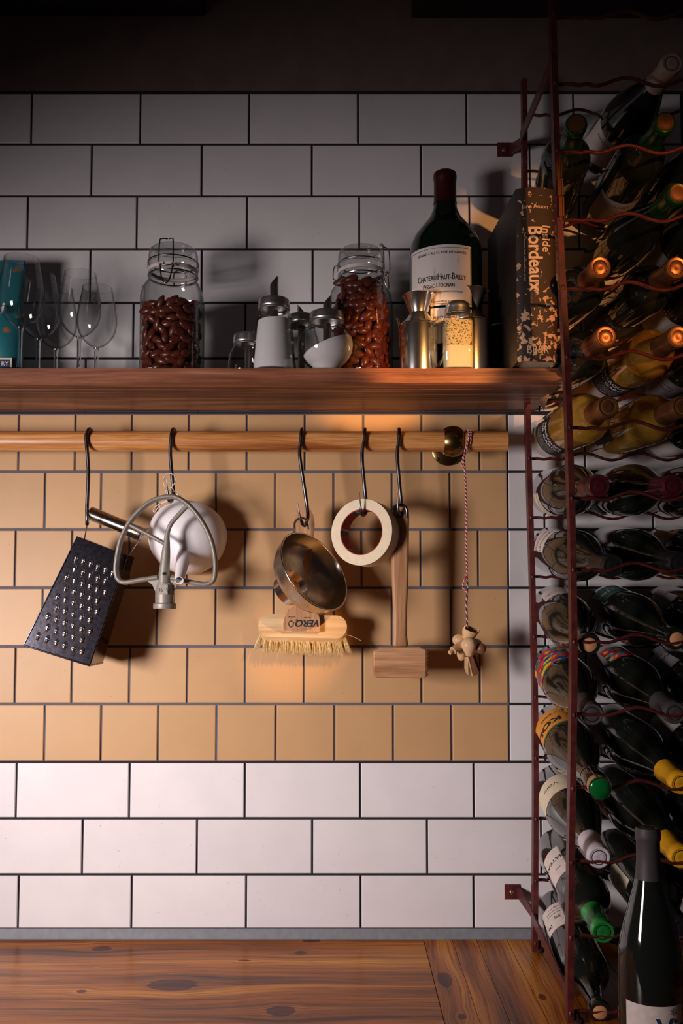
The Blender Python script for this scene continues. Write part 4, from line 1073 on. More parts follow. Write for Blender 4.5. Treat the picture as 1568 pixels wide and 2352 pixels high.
Yb = -.105
h_ = Z(792, Yb) - ZS1; h_ = max(.024, h_)
dispenser(566, Yb, [(.022, 0), (.029, .006), (.0315, h_ * .4), (.029, h_ * .7), (.022, h_ * .95), (.0205, h_)], h_ - .001, .0215, .010, 'small low dispenser peeping out left of the faceted one', 0, .011, None, 0)

# ------------------------------------------------------------ bottles
BORD = [(.0, .004), (.030, .0), (.0355, .002), (.0375, .008), (.0375, .185), (.0368, .196), (.0335, .208), (.0265, .220), (.0195, .230), (.0158, .240), (.0146, .252), (.0143, .282), (.0152, .284), (.0156, .288), (.0156, .293), (.0146, .296), (.0105, .2965), (.0, .2965)]
BURG = [(.0, .004), (.032, .0), (.0385, .002), (.0408, .008), (.0408, .120), (.0400, .138), (.0370, .158), (.0315, .180), (.0250, .203), (.0195, .222), (.0162, .238), (.0148, .254), (.0145, .280), (.0156, .282), (.0160, .287), (.0158, .292), (.0146, .296), (.0105, .2965), (.0, .2965)]
def rad_at(prof, z):
    for (r0, z0), (r1, z1) in zip(prof[1:-1], prof[2:]):
        if z0 <= z <= z1: return r0 + (r1 - r0) * (z - z0) / max(1e-6, z1 - z0)
    return prof[-2][0]
def label_patch(prof, a0, a1, z0, z1, off=.0004, n=20, m=3):
    mb = MB(); vs = []; fs = []
    for i in range(m + 1):
        z = z0 + (z1 - z0) * i / m; r = rad_at(prof, z) + off
        for k in range(n + 1):
            t = R(a0 + (a1 - a0) * k / n); vs.append((r * math.cos(t), r * math.sin(t), z))
    for i in range(m):
        for k in range(n): a = i*(n+1)+k; fs.append([a, a+1, a+n+2, a+n+1])
    N = len(vs); vs += [(x * (1 - .00035 / math.hypot(x, y)), y * (1 - .00035 / math.hypot(x, y)), z) for x, y, z in vs]
    fs += [[j + N for j in f[::-1]] for f in fs]
    return mb.add(vs, fs)
def cyl_fn(prof, ac, zc, off=.0007, flip=1):
    def fn(u, v):
        z = zc + v * flip; r = rad_at(prof, z) + off; t = R(ac) + u * flip / r
        return Vector((r * math.cos(t), r * math.sin(t), z))
    return fn
def bottle(name, label, base, dirv, prof, body, cap=None, captype='foil', lab=None, texts=(), scale=1.0, group=None, xh=(1, 0, 0), cat='bottle', neckz=None, capz=.238, twist=0):
    mm = frame(base, dirv, xh) @ Matrix.Rotation(R(twist), 4, 'Z')
    if scale != 1.0: mm = mm @ Matrix.Diagonal((scale, scale, scale, 1))
    b_ = thing(name, label, cat, mat=mm, group=group)
    build('glass_body', MB().lathe(prof, 40), body, b_, 50, False)
    if captype == 'foil' and cap:
        cp = [(r + .0005, z) for r, z in prof if z >= capz]
        cp = [(rad_at(prof, capz) + .0005, capz)] + cp[:-1]
        zt = .2972
        cp = cp[:-1] + [(.0150, zt - .0006), (.0138, zt), (.0115, zt - .0006), (.0095, zt - .0008), (.0085, zt - .0002), (.003, zt - .0002), (0, zt - .0008)]
        co_ = build('capsule', MB().open_lathe(cp, 32), 'cap_deepgreen' if cap == 'cap_greencopper' else cap, b_, 40, False)
        if cap == 'cap_greencopper':
            build('top_disc', MB().lathe([(.0125, zt - .0002), (.0120, zt + .0006), (.0100, zt + .0002), (.0075, zt + .0007), (0, zt + .0003)], 28), 'cap_copper', co_, 40, False).matrix_basis = Matrix()
    elif captype == 'cork':
        build('cork', MB().lathe([(.0098, .28), (.0100, .2968), (.0094, .2974), (0, .2972)], 24), 'cork', b_, 50, False)
    elif captype == 'crown':
        build('cork', MB().lathe([(.0105, .29), (.0145, .300), (.0155, .308), (.0145, .314), (0, .314)], 24), 'cork', b_, 50, False)
        build('crown_cap', MB().lathe([(.0150, .3135), (.0155, .316), (.0135, .319), (.006, .3205), (0, .3208)], 28), 'crown_green', b_, 50, False)
        wc = MB()
        for a in (20, 110, 200, 290):
            c_, s_ = math.cos(R(a)), math.sin(R(a)); wc.tube([(.0170 * c_, .0170 * s_, .270), (.0178 * c_, .0178 * s_, .292), (.0166 * c_, .0166 * s_, .312), (.0150 * c_, .0150 * s_, .3185)], .0006, 5)
        for rr_, zz in ((.0152, .3185), (.0170, .270)): wc.tube([(rr_ * math.cos(2*PI*i/28), rr_ * math.sin(2*PI*i/28), zz) for i in range(28)], .0006, 5, True)
        build('wire_hood', wc, 'wire', b_, 60, False)
    if lab:
        for (a0, a1, z0, z1, mt) in lab:
            lp_ = build('label', label_patch(prof, a0, a1, z0, z1), mt, b_, 50, False)
        if texts:
            by = {}
            for (tx, sz, ac, zc_, ink, bold) in texts:
                by.setdefault(ink, []).append(text_mesh(tx, sz, cyl_fn(prof, ac, zc_), bold))
            for ink, ms in by.items(): 
                o = build('lettering', merge(ms), ink, b_, None, False); o.parent = lp_; o.matrix_basis = Matrix()
    return b_

# the magnum on the shelf
MYY = -.098
mx = X(1024, MYY); mh = Z(396, MYY) - ZS1; rr0 = .0605
MP = [(.0, .006), (.050, 0), (.058, .003), (rr0, .012), (rr0, mh * .60), (rr0 * .97, mh * .645), (rr0 * .86, mh * .69), (rr0 * .66, mh * .735), (rr0 * .46, mh * .775), (rr0 * .335, mh * .82), (rr0 * .30, mh * .86), (.0178, mh * .955), (.0185, mh * .96), (.0190, mh * .975), (.0182, mh * .992), (.013, mh), (0, mh)]
mg = thing('magnum_bottle', 'large old dark green wine bottle with stained white label and red capsule', 'bottle', mat=Matrix.Translation((mx, MYY, ZS1)))
build('glass_body', MB().lathe(MP, 56), 'magnum', mg, 50, False)
cz = Z(470, MYY) - ZS1
build('capsule', MB().open_lathe([(rad_at(MP, cz) + .0007, cz)] + [(r + .0007, z) for r, z in MP if cz < z < mh - .001] + [(.0135, mh + .0006), (0, mh + .0006)], 40), 'cap_red', mg, 40, False)
lz1 = Z(594, MYY) - ZS1; lz0 = Z(728, MYY) - ZS1
mlab = build('label', label_patch(MP, 196, 306, lz0, lz1, .0005, 40, 4), 'aged_paper', mg, 50, False)
fnm = lambda ac, zc_: cyl_fn(MP, ac, zc_, .0011)
zl_ = lambda t: lz0 + (lz1 - lz0) * t
def mtext(rows, mat, mb_extra=()):
    ms = [text_mesh(t, s_, fnm(a, z_), bd, sx=sx__) for (t, s_, a, z_, bd, sx__) in rows] + list(mb_extra)
    build('lettering', merge(ms), mat, mg, None, False).parent = mlab
for c in [c for c in children(mg)]: pass
def caps(parts, ac, z_, sx_):
    """capitals of two heights set one after the other, centred"""
    ws = []; 
    for t, s_ in parts:
        q = text_mesh(t, s_, lambda u, v: Vector((u, 0, v)), 0, sx=sx_); ws.append(max(p.x for p in q.v) - min(p.x for p in q.v))
    gap = .0009; tot = sum(ws) + gap * (len(ws) - 1); u0 = -tot / 2; out = []
    for (t, s_), w_ in zip(parts, ws):
        f0 = fnm(ac, z_); c_ = u0 + w_ / 2; dz_ = (s_ - parts[0][1]) * .36
        out.append(text_mesh(t, s_, (lambda f0, c_, dz_: (lambda u, v: f0(u + c_, v + dz_)))(f0, c_, dz_), .004, sx=sx_)); u0 += w_ + gap
    return out
big = caps([('C', .0150), ('HATEAU', .0112), (' H', .0150), ('AUT-', .0112), ('B', .0150), ('AILLY', .0112)], 256, zl_(.47), .66)
big += caps([('P', .0105), ('ESSAC-', .0085), ('L', .0105), ('\u00c9OGNAN', .0085)], 252, zl_(.33), .72)
L0 = [('GRAND CRU CLASSE DE GRAVES', .0058, 256, zl_(.87), 0, 1.0),
      ('APPELLATION PESSAC-LEOGNAN CONTROLEE', .0038, 254, zl_(.22), 0, .95), ('MIS EN BOUTEILLE A LEOGNAN', .0036, 262, zl_(.06), 0.01, 1)]
mtext(L0, 'black_ink', big)
border = []
for (r_, aa, zb_, zt_) in ((.0010, (198, 304), zl_(.03), zl_(.95)),):
    f_ = lambda a, z_: Vector(((rad_at(MP, z_) + .0012) * math.cos(R(a)), (rad_at(MP, z_) + .0012) * math.sin(R(a)), z_))
    pts = [f_(aa[0] + (aa[1] - aa[0]) * i / 30, zt_) for i in range(31)] + [f_(aa[1], zb_)] + [f_(aa[1] + (aa[0] - aa[1]) * i / 30, zb_) for i in range(31)]
    border.append(MB().tube(pts, .0003, 4, True))
build('border', merge(border), 'black_ink', mg, None, False).parent = mlab
low = build('lower_label', label_patch(MP, 240, 306, zl_(-.62), zl_(-.04), .0005, 24, 3), 'aged_paper', mg, 50, False)
build('lettering', merge([text_mesh('AU CHATEAU', .0062, fnm(262, zl_(-.2)), 0)]), 'cap_red', mg, None, False).parent = low

# oil cruets
def cruet(px, Y, ztop, hb, rb, label, rot, hside=1):
    x = X(px, Y); H = ztop - ZS1
    c = thing('oil_cruet', label, 'cruet', mat=Matrix.Translation((x, Y, ZS1)) @ Matrix.Rotation(rot, 4, 'Z'))
    build('body', MB().lathe([(0, .001), (rb * .98, 0), (rb, .002), (rb, hb - .001), (rb * 1.03, hb), (rb * 1.03, hb + .0018), (rb * .95, hb + .004), (rb * .70, hb + .011), (rb * .50, hb + .019), (rb * .44, hb + .026), (rb * .44, H - .030)], 40), 'steel', c, 35, False)
    build('funnel_top', MB().open_lathe([(rb * .45, H - .031), (rb * .47, H - .029), (rb * .78, H - .002), (rb * .86, H), (rb * .87, H + .0008), (rb * .80, H - .0004), (rb * .40, H - .028), (rb * .40, H - .031)], 40), 'steel', c, 35, False)
    build('lid_knob', MB().tube([(rb * .80, 0, H - .001), (rb * .95, 0, H)], .0016, 8), 'steel', c, 60, False)
    hp_ = spline([(rb * .97, 0, hb - .006), (rb * 1.25, 0, hb - .003), (rb * 1.75, 0, hb - .004), (rb * 2.0, 0, hb - .016), (rb * 1.95, 0, hb - .032), (rb * 1.6, 0, hb * .30), (rb * 1.2, 0, .008), (rb * .98, 0, .006)], 6)
    build('handle', MB().tube(hp_, .0016, 8, flat=2.2), 'steel', c, 60, False)
    sp_ = spline([(-rb * .9, 0, hb * .30), (-rb * 1.18, 0, hb * .62), (-rb * 1.25, 0, hb), (-rb * 1.35, 0, hb + .016), (-rb * 1.5, 0, hb + .024)], 5)
    n_ = len(sp_)
    build('spout', MB().tube(sp_, [.004 - .0024 * i / n_ for i in range(n_)], 10), 'steel', c, 60, False)
    return c
CY1 = -.150
cruet(962, CY1, Z(681, CY1), Z(750, CY1) - ZS1, .0310, 'stainless oil cruet standing left of the salt shaker', R(-42))
CY2 = -.125
cruet(1080, CY2, Z(670, CY2), Z(744, CY2) - ZS1, .0330, 'stainless oil cruet partly hidden behind the salt shaker, handle to the right', R(-8))

# salt shaker
SY_ = -.176
sx_ = X(1051, SY_); shh = Z(740, SY_) - ZS1; hw = .0255
ss = thing('salt_shaker', 'square glass shaker of pale seasoned salt with a steel screw lid', 'shaker', (sx_, SY_, ZS1))
build('glass_body', MB().open_lathe([(hw * .9, 0), (hw, .003), (hw, shh * .93), (hw * .93, shh * 1.02), (hw * .80, shh * 1.08), (hw * .76, shh * 1.12), (hw * .80, shh * 1.16), (hw * .80, shh * 1.24), (hw * .74, shh * 1.28)], 44, sq=0.0).open_lathe([(0, 0), (hw * .9, 0)], 44), 'glass', ss, 50, False)
ss_sq = [c for c in children(ss)][0]
for v in ss_sq.data.vertices:                      # square the lower body
    r_ = math.hypot(v.co.x, v.co.y)
    if r_ > 1e-5 and v.co.z < shh * 1.03:
        c, q = v.co.x / r_, v.co.y / r_; k = 1 / ((abs(c) ** 6 + abs(q) ** 6) ** (1 / 6)); v.co.x *= k; v.co.y *= k
zl2 = Z(724, SY_) - ZS1; lr = .0188
build('screw_lid', MB().open_lathe([(lr, zl2), (lr * 1.03, zl2 + .001), (lr * .99, zl2 + .003), (lr * 1.03, zl2 + .0055), (lr * .99, zl2 + .0075), (lr * 1.02, zl2 + .010), (lr, zl2 + .013), (lr * .95, zl2 + .0175), (lr * .80, zl2 + .020), (0, zl2 + .0205)], 40), 'lid_steel', ss, 40, False)
def sq_block(r, z0, z1, mat, name, lab):
    mb = MB(); mb.lathe([(r * .94, z0), (r, z0 + .002), (r, z1 - .001), (r * .97, z1)], 44)
    for i, p in enumerate(mb.v):
        rr_ = math.hypot(p.x, p.y); c, q = p.x / rr_, p.y / rr_; k = 1 / ((abs(c) ** 6 + abs(q) ** 6) ** (1 / 6)); mb.v[i] = Vector((p.x * k + sx_, p.y * k + SY_, p.z + ZS1))
    tag(build(name, mb, mat, None, 50), lab, 'salt', None, 'stuff')
zs_ = Z(800, SY_) - ZS1
sq_block(hw - .0035, .002, zs_, 'salt', 'salt', 'pale yellow salt in the bottom of the square shaker')
sq_block(hw - .0040, zs_ + .0003, shh * .98, 'speckled', 'herb_salt', 'dark-speckled herb salt clinging in the upper part of the square shaker')

# the book
KY = -.2365
kx0, kx1 = at(1188, 640, KY).x, at(1282, 640, KY).x
kz1 = Z(431, KY)
kang = R(9)
bk = thing('book', 'thick dark book with orange-blotched spine at the right end of the shelf', 'book', mat=Matrix.Translation(((kx0 + kx1) / 2, KY, ZS1)) @ Matrix.Rotation(0.06, 4, 'Z'))
kw = (kx1 - kx0); kh = kz1 - ZS1; kd = .205
# spine: gently rounded
mb = MB(); n_ = 14; vs = []
for z in (0.0, kh):
    for i in range(n_ + 1):
        t = i / n_; vs.append((-kw / 2 + kw * t, .008 - .0085 * math.sin(PI * t) ** .55, z))
    for i in range(n_ + 1):
        t = 1 - i / n_; vs.append((-kw / 2 + .003 + (kw - .006) * t, .0115 - .0085 * math.sin(PI * t) ** .55, z))
m_ = 2 * (n_ + 1); fs = [[k, (k + 1) % m_, (k + 1) % m_ + m_, k + m_] for k in range(m_)]
for k in range(n_): fs.append([k, m_ - 1 - k, m_ - 2 - k, k + 1][::-1]); fs.append([m_ + k, 2*m_ - 1 - k, 2*m_ - 2 - k, m_ + k + 1])
spine = build('spine', mb.add(vs, fs), 'book', bk, 50, False)
build('cover', MB().box((-kw / 2, .009, 0), (-kw / 2 + .003, kd, kh)), 'book_side', bk, None, False)
build('cover', MB().box((kw / 2 - .003, .009, 0), (kw / 2, kd, kh)), 'book', bk, None, False)
build('page_block', MB().box((-kw / 2 + .0032, .012, .003), (kw / 2 - .0032, kd - .004, kh - .003)), 'paper_cream', bk, None, False)
def sp_fn(x0, z0, rot=True):
    def fn(u, v):
        if rot: xx, zz = x0 + v, z0 - u
        else: xx, zz = x0 + u, z0 + v
        t = min(1, max(0, (xx + kw / 2) / kw))
        return Vector((xx, .008 - .0085 * math.sin(PI * t) ** .55 - .0012, zz))
    return fn
def kz(py): return (Z(py, KY) - ZS1)
tl_ = [text_mesh('Jane Anson', .0088, sp_fn(-.003, kz(475), False), .012), text_mesh('Inside', .0180, sp_fn(.0130, kz(548)), .018, sx=1.0),
       text_mesh('Bordeaux', .0300, sp_fn(-.0045, kz(594)), .022, sx=.86), text_mesh('The chateaux, their wines and the terroir', .0042, sp_fn(-.0195, kz(590)), .0, sx=1.08),
       text_mesh('BB&R', .0170, sp_fn(-.0015, kz(804), False), .0, sx=.85)]
for q_ in tl_: build('lettering', q_, 'cream_ink', bk, None, False).parent = spine

# ================================================================== WINE RACK
YB, YF = -.058, -.322                      # back and front planes
PX = X(1220, YB) if False else at(1220, 1500, YB).x   # side frame
XF = at(1312, 1500, YF).x
XS = (PX + XF) / 2
def rz_(k): return TOP + .014 + .1 * k
rk = thing('wine_rack', 'oxblood red painted metal wine rack standing on the worktop against the tiles', 'rack', (XS, -.19, TOP))
def bend(y_sign, z):                       # the old posts are slightly bent
    return .0035 * math.sin(z * 5.3 + y_sign) + (-.010 * max(0, (z - TOP - .95)) if y_sign > 0 else -.024 * max(0, (z - TOP - .90)) - .012 * max(0, TOP + .5 - z))
def post(Y, zt, sgn, zb=TOP + .002):
    mb = MB(); vs = []; fs = []; n_ = 46; w_, d_ = .0042, .0085
    for i in range(n_ + 1):
        z = zb + (zt - zb) * i / n_; x = XS + bend(sgn, z); 
        vs += [(x - w_, Y - d_, z), (x + w_, Y - d_, z), (x + w_, Y + d_, z), (x - w_, Y + d_, z)]
    for i in range(n_):
        for k in range(4): fs.append([i*4+k, i*4+(k+1) % 4, i*4+4+(k+1) % 4, i*4+4+k])
    fs += [[3, 2, 1, 0], [n_*4, n_*4+1, n_*4+2, n_*4+3]]
    return build('post', mb.add(vs, fs), 'oxblood', rk)
post(YB, rz_(14.62), 1); post(YF, rz_(15.4), 0)
PITCHX = .0945
xd0 = XS + .0445
for k in range(0, 16):
    z = rz_(k)
    for (Y, sgn) in ((YB, 1), (YF, 0)):
        if Y == YB and k > 14: continue
        pts = [Vector((XS + bend(sgn, z), Y, z))]
        x = XS + .006
        while x < XS + .50:
            ph = (x - xd0) / PITCHX * 2 * PI
            amp = .006 * (min(1, (x - XS) / .055) if x < xd0 + .02 else 1)
            pts.append(Vector((x, Y, z + .004 - amp * math.cos(ph) - (.004 if x < XS + .03 else 0))))
            x += .0095
        build('cradle_bar', MB().tube(spline(pts, 2), .0026, 6), 'oxblood', rk, 60)
        build('rivet', MB().sphere((XS + bend(sgn, z), Y - .0085, z), .0026, .0014, .0042, 8, 5), 'oxblood', rk, 60)
def strap(p, q, w_=.008, t_=.0016, name='brace'):
    p, q = Vector(p), Vector(q); up_ = Vector((0, 0, w_)); s_ = Vector((t_, 0, 0))
    return MB().hexa([p - s_ - up_, p + s_ - up_, q + s_ - up_, q - s_ - up_], [p - s_ + up_, p + s_ + up_, q + s_ + up_, q - s_ + up_])
xa_ = XS - .0045
build('brace', strap((xa_ - .004, YB, rz_(13.6)), (xa_ - .005, YF, rz_(13.45)), .010), 'oxblood', rk)
build('brace', strap((xa_, YB, rz_(.42)), (xa_, YF, rz_(.10)), .0085), 'oxblood', rk)
for (px, py, zt_) in ((1158, 345, rz_(13.55)), (1176, 2048, rz_(.45))):
    c = at(px, py, -.001)
    build('wall_tab', MB().box((c.x - .013, -.0035, c.z - .0125), (c.x + .012, -.0005, c.z + .0125)), 'oxblood', rk)
    p_ = Vector((c.x + .010, -.002, c.z)); q_ = Vector((XS - .003, YB, zt_))
    u_ = Vector((0, 0, .009)); s_ = Vector((.002, .001, 0))
    build('wall_arm', MB().hexa([p_ - s_ - u_, p_ + s_ - u_, q_ + s_ - u_ * .8, q_ - s_ - u_ * .8], [p_ - s_ + u_, p_ + s_ + u_, q_ + s_ + u_ * .8, q_ - s_ + u_ * .8]), 'oxblood', rk)
    build('screw', MB().sphere((c.x - .001, -.0038, c.z), .0042, .0016, .0042, 12, 6), 'wire', rk, 60)
build('foot', MB().lathe([(.010, 0), (.010, .004), (.005, .006), (.005, .012)], 14, Matrix.Translation((XS + .004, YB, TOP + .0002))), 'rust', rk, 40)
build('foot', MB().lathe([(.010, 0), (.010, .004), (.005, .006), (.005, .012)], 14, Matrix.Translation((XS, YF, TOP + .0002))), 'rust', rk, 40)

hx = XF + .002
for i_, (ya_, yb_) in enumerate(((376, 408), (411, 450), (453, 498))):
    za_, zb_ = at(1288, ya_, YF - .0105).z, at(1288, yb_, YF - .0105).z; xx_ = at((1283, 1285, 1288)[i_], ya_, YF - .0105).x
    build('hinge_segment', MB().box((xx_ - .0036, YF - .0115, zb_), (xx_ + .0036, YF - .0088, za_)).box((xx_ - .0036, YF - .0135, zb_), (xx_ - .0022, YF - .0115, za_)).box((xx_ + .0022, YF - .0135, zb_), (xx_ + .0036, YF - .0115, za_)), 'cap_copper', rk)
def rack_bottle(col, k, name_label, body, cap, captype='foil', prof='BORD', lab=None, texts=(), dx=0.0, dz=0.0, ybase=-.030, twist=0, neckdx=0.0, neckdz=0.0, scale=1.0, length_y=None):
    P_ = BORD if prof == 'BORD' else BURG
    r_ = (.0375 if prof == 'BORD' else .0408) * scale
    x = xd0 + PITCHX * col + dx
    neckdz += .011 if k >= 8 else (-.020 if k == 0 else -.009)
    neckdx += (.004 if k >= 8 else -.006) + (.014 if col == 1 else 0)
    zc_ = rz_(k) + r_ + .0032 + dz
    zn = rz_(k) + .0150 * scale + .004 + neckdz
    base = Vector((x, ybase, zc_)); 
    yn = YF
    # axis through the body centre over the back bar and the neck over the front bar
    d = (Vector((x + neckdx, yn, zn)) - Vector((x, YB, zc_))).normalized()
    base = Vector((x, YB, zc_)) - d * ((ybase - YB))
    return bottle('wine_bottle', name_label, base, d, P_, M[body], cap, captype, lab, texts, scale, 'wine bottles in the rack', twist=twist)
LB = lambda a0, a1, mt, z0=.035, z1=.115: [(a0, a1, z0, z1, mt)]
# first column, next to the side frame, from the top down
rack_bottle(0, 12, 'dark bottle with green-rimmed copper capsule, topmost in the column beside the rack post', 'bottle_black', 'cap_greencopper', lab=LB(120, 240, 'paper'), texts=[('GRAND VIN', .008, 170, .1, 'black_ink', 0)], neckdx=-.03, neckdz=.01, dx=.0)
rack_bottle(0, 10, 'dark bottle with copper capsule just right of the book title', 'bottle_black', 'cap_copper', lab=LB(110, 250, 'paper_black'), texts=[('ROJO', .010, 150, .09, 'white_ink', 0)])
rack_bottle(0, 9, 'dark bottle with copper capsule level with the foot of the book', 'bottle_black', 'cap_copper', lab=LB(110, 250, 'paper_grey'), neckdx=.006)
MQ = [('MARQUES', .0125, 208, .105, 'white_ink', .02), ('DE GARGA', .0125, 208, .090, 'white_ink', .02)]
MQS = [('vino blanco seco embotellado', .0042, 206, .078, 'white_ink', 0), ('en la propiedad denominacion', .0042, 206, .072, 'white_ink', 0), ('de origen calificada cosecha', .0042, 206, .066, 'white_ink', 0), ('elaborado con uvas de la zona', .0042, 206, .060, 'white_ink', 0), ('servir a 8 grados 75 cl', .0042, 206, .054, 'white_ink', 0)]
rack_bottle(0, 8, 'golden white wine bottle with black label, copper capsule beside the rack post under the shelf', 'gold_wine', 'cap_copper', lab=LB(155, 262, 'paper_black', .045, .118) + [(160, 182, .02, .04, 'olive_label')], texts=MQ + MQS, neckdx=.008)
rack_bottle(0, 7, 'dark bottle with wine red capsule and cream label at its lower left', 'bottle_black', 'cap_wine', prof='BURG', lab=LB(185, 262, 'paper_cream', .04, .075), texts=[('NEGRAMARO', .006, 212, .06, 'label_line', 0)], neckdx=.004, neckdz=.008)
rack_bottle(0, 6, 'dark bottle with black capsule and white paper label reading upwards', 'bottle_black', 'cap_black', prof='BURG', lab=LB(118, 178, 'paper', .025, .085), texts=[('PARQUET', .010, 148, .066, 'label_line', 0), ('RENOICES', .010, 148, .046, 'label_line', 0)], neckdx=.022, neckdz=-.004)
rack_bottle(0, 5, 'dark bottle with bare cork and pale label, two above the wire-hooded one', 'bottle_black', None, 'cork', prof='BURG', lab=LB(85, 140, 'paper', .04, .10), texts=[('dix', .008, 128, .075, 'black_ink', 0), ('mis en bouteille', .004, 112, .08, 'label_line', 0), ('au domaine', .004, 112, .07, 'label_line', 0)], neckdx=-.012, neckdz=-.014)
rack_bottle(0, 4, 'dark bottle with grey capsule and many-coloured label beside the rack post', 'bottle_black', 'cap_grey', prof='BURG', lab=LB(80, 208, 'multicolour', .03, .12), texts=[('MACHO', .008, 128, .115, 'cap_yellow', .02)], neckdx=-.010, neckdz=-.010)
rack_bottle(0, 3, 'beer-like bottle with green crown cap, wire hood and orange label', 'bottle_black', None, 'crown', prof='BURG', lab=LB(85, 180, 'paper_orange', .035, .115) + [(84, 182, .118, .121, 'cap_green')], texts=[('KOL', .028, 142, .090, 'black_ink', .04), ('CIDRE', .008, 135, .060, 'black_ink', .02), ('* * *', .012, 110, .055, 'black_ink', 0)], neckdx=-.006, neckdz=-.004)
rack_bottle(0, 2, 'dark bottle with white capsule and beige label over the green-capped one', 'bottle_black', 'cap_white', prof='BURG', lab=LB(80, 196, 'paper_cream', .06, .125), texts=[('Volo', .016, 136, .09, 'label_line', .0)], neckdx=-.004, neckdz=-.004)
rack_bottle(0, 1, 'dark bottle with shiny green capsule and white label lettered CHATEAU', 'bottle_black', 'cap_green', lab=LB(118, 175, 'paper', .075, .165), texts=[('CHATEAU', .0125, 140, .110, 'black_ink', .01), ('~', .02, 140, .14, 'label_line', 0)], neckdx=.0, neckdz=-.004)
rack_bottle(0, 0, 'bottle with bare cork at the very foot of the rack, small-print label', 'bottle_black', None, 'cork', lab=LB(105, 165, 'paper', .05, .12), texts=[('(s)', .010, 150, .105, 'black_ink', .03), ('50', .012, 122, .09, 'label_line', .01), ('produit de france', .005, 125, .078, 'label_line', 0), ('mis en bouteille', .005, 125, .070, 'label_line', 0), ('rouge 75 cl', .005, 125, .062, 'label_line', 0)], neckdx=-.006)
# second column
rack_bottle(1, 13, 'bottle with pale dusty capsule, highest of all in the rack', 'bottle_black', 'cap_pale', prof='BURG', lab=LB(170, 300, 'paper'), texts=[('MALVASIA', .009, 225, .1, 'label_line', 0)])
rack_bottle(1, 12, 'dark bottle with green-rimmed copper capsule, uppermost copper one of the second column', 'bottle_black', 'cap_greencopper', lab=LB(200, 320, 'paper_grey'), texts=[('MALMSEY', .009, 262, .1, 'label_line', 0)], neckdx=-.012, neckdz=.012)
rack_bottle(1, 11, 'dark bottle with green-rimmed copper capsule, second copper one down the second column', 'bottle_black', 'cap_greencopper', prof='BURG', neckdx=.004, neckdz=.008)
rack_bottle(1, 10, 'dark bottle with copper capsule, third copper one down the second column', 'bottle_black', 'cap_copper', lab=LB(200, 300, 'paper_black'), texts=[('ROJO', .012, 235, .1, 'white_ink', 0)])
rack_bottle(1, 9, 'amber white wine bottle with black label, above the two golden ones', 'gold_wine', 'cap_copper', lab=LB(175, 300, 'paper_black', .045, .118) + [(178, 200, .02, .042, 'olive_label')], texts=[(t, s_, 232, z_, i_, b_) for t, s_, a_, z_, i_, b_ in MQ + MQS])
rack_bottle(1, 8, 'golden white wine bottle, right-hand one of the two under the shelf end', 'gold_wine', 'cap_copper', lab=LB(130, 215, 'paper_black', .045, .118), texts=[('GARGA', .010, 160, .09, 'white_ink', .02)], neckdx=.004)
rack_bottle(1, 7, 'black bottle with wine red capsule, right of the one with a cream label', 'bottle_black', 'cap_wine', prof='BURG', lab=LB(185, 250, 'paper_black', .02, .05), neckdz=.008)
rack_bottle(1, 6, 'black bottle with black capsule, right of the one labelled in white', 'bottle_black', 'cap_black', prof='BURG', lab=LB(150, 175, 'paper_orange', .01, .05), neckdx=.006)
rack_bottle(1, 5, 'dark bottle with dull green label and bare cork in the second column', 'bottle_black', None, 'cork', prof='BURG', lab=LB(85, 150, 'paper_green', .02, .085), texts=[('KUNIN', .012, 120, .055, 'white_ink', .01), ('MILES', .007, 105, .04, 'white_ink', .0)], neckdz=-.006)
rack_bottle(1, 4, 'dark bottle with charcoal capsule and a strip of many-coloured label, second column', 'bottle_black', 'cap_grey', prof='BURG', lab=LB(80, 135, 'multicolour', .03, .10), neckdz=-.008, neckdx=-.004)
rack_bottle(1, 3, 'dark bottle with yellow capsule, upper one of the two yellow ones', 'bottle_black', 'cap_yellow', prof='BURG', neckdx=.002, neckdz=-.004)
rack_bottle(1, 2, 'dark bottle with yellow capsule, lower one of the two yellow ones', 'bottle_black', 'cap_yellow', prof='BURG', lab=LB(190, 250, 'paper_orange', .03, .10), neckdz=-.004)
rack_bottle(1, 1, 'dark bottle with cream label lettered in capitals, behind the standing bottle', 'bottle_black', 'cap_black', lab=LB(150, 280, 'paper_cream', .10, .175), texts=[('PAQUET', .014, 215, .118, 'label_line', .0), ('LACROIX', .017, 212, .140, 'label_line', .01), ('MEMOIRS', .010, 212, .158, 'label_line', 0)], dz=.0)
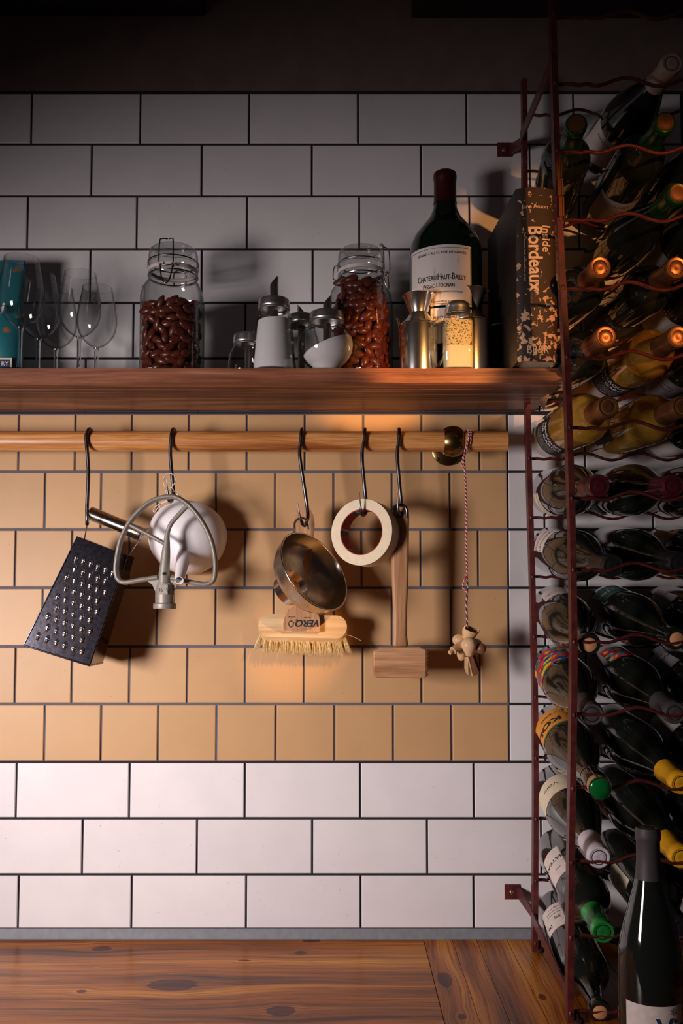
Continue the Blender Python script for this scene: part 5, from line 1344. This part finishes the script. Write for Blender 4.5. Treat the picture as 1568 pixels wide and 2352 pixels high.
# third column, cut by the edge of the picture
thirds = {12: ('bottle_black', None), 11: ('bottle_black', 'paper_grey'), 10: ('bottle_black', 'paper'), 9: ('bottle_black', 'paper_grey'), 8: ('bottle_black', 'paper'), 7: ('bottle_black', None),
          6: ('bottle_black', 'paper_orange'), 5: ('bottle_black', 'paper_grey'), 4: ('bottle_black', 'paper_grey'), 3: ('bottle_black', 'paper'), 2: ('bottle_black', None), 1: ('bottle_black', None)}
desc = {12: 'black bottle at the right picture edge, highest of its column', 11: 'bottle with grey label at the right picture edge, second from the top of its column',
        10: 'pale-labelled bottle at the right picture edge, level with the book title', 9: 'bottle with grey lettered label at the right picture edge, level with the shelf board',
        8: 'pale-labelled bottle at the right picture edge, right of the golden wine', 7: 'unlabelled black bottle at the right picture edge, level with the wine red capsules',
        6: 'black bottle with an amber strip at the right picture edge', 5: 'bottle with grey label lettered MACON, upper of the two at the right edge',
        4: 'bottle with grey label lettered MACON, lower of the two at the right edge', 3: 'bottle with pale label at the right edge, above the yellow capsules',
        2: 'unlabelled dark bottle at the right edge between the two yellow capsules', 1: 'unlabelled dark bottle at the right edge behind the standing bottle'}
for k, (bm_, lm_) in thirds.items():
    tx = []
    if k in (5, 4): tx = [('MACON', .013, 150, .075, 'black_ink', .0), ('FARGUES', .008, 150, .055, 'black_ink', 0)]
    if k == 9: tx = [('MARQUES', .011, 215, .10, 'label_line', .01), ('DE GARGA', .011, 215, .085, 'label_line', .01)]
    rack_bottle(2, k, desc[k], bm_, 'cap_black', prof='BURG', lab=LB(120, 290, lm_, .03, .125) if lm_ else None, texts=tx)
# white paper corner sticking out under the shelf end
pa, pb_, pc_ = at(1234, 920, -.15), at(1262, 903, -.13), at(1249, 944, -.14)
tag(build('paper_corner', MB().prism([pa, pb_, pc_], (0, .0006, 0)), 'paper', None), 'small white paper triangle poking out below the right end of the shelf', 'paper')

# ================================================================== STANDING BOTTLE IN FRONT
fbY = -.432
fb_ = at(1485, 1900, fbY); hfb = fb_.z - TOP
bottle('wine_bottle', 'dark bottle standing upright on the worktop in front of the rack', (fb_.x + .001, fbY, TOP), (0, 0, 1), BURG, M['bottle_black'], 'cap_grey', 'foil', [(205, 318, .018, .085, 'paper')],
       [('Vign', .036, 304, .056, 'blue_ink', .02), ('*', .020, 292, .074, 'label_line', 0)], hfb / .2972, capz=.232)
o = [o for o in COL.objects if o.name.startswith('wine_bottle')][-1]
if 'group' in o: del o['group']
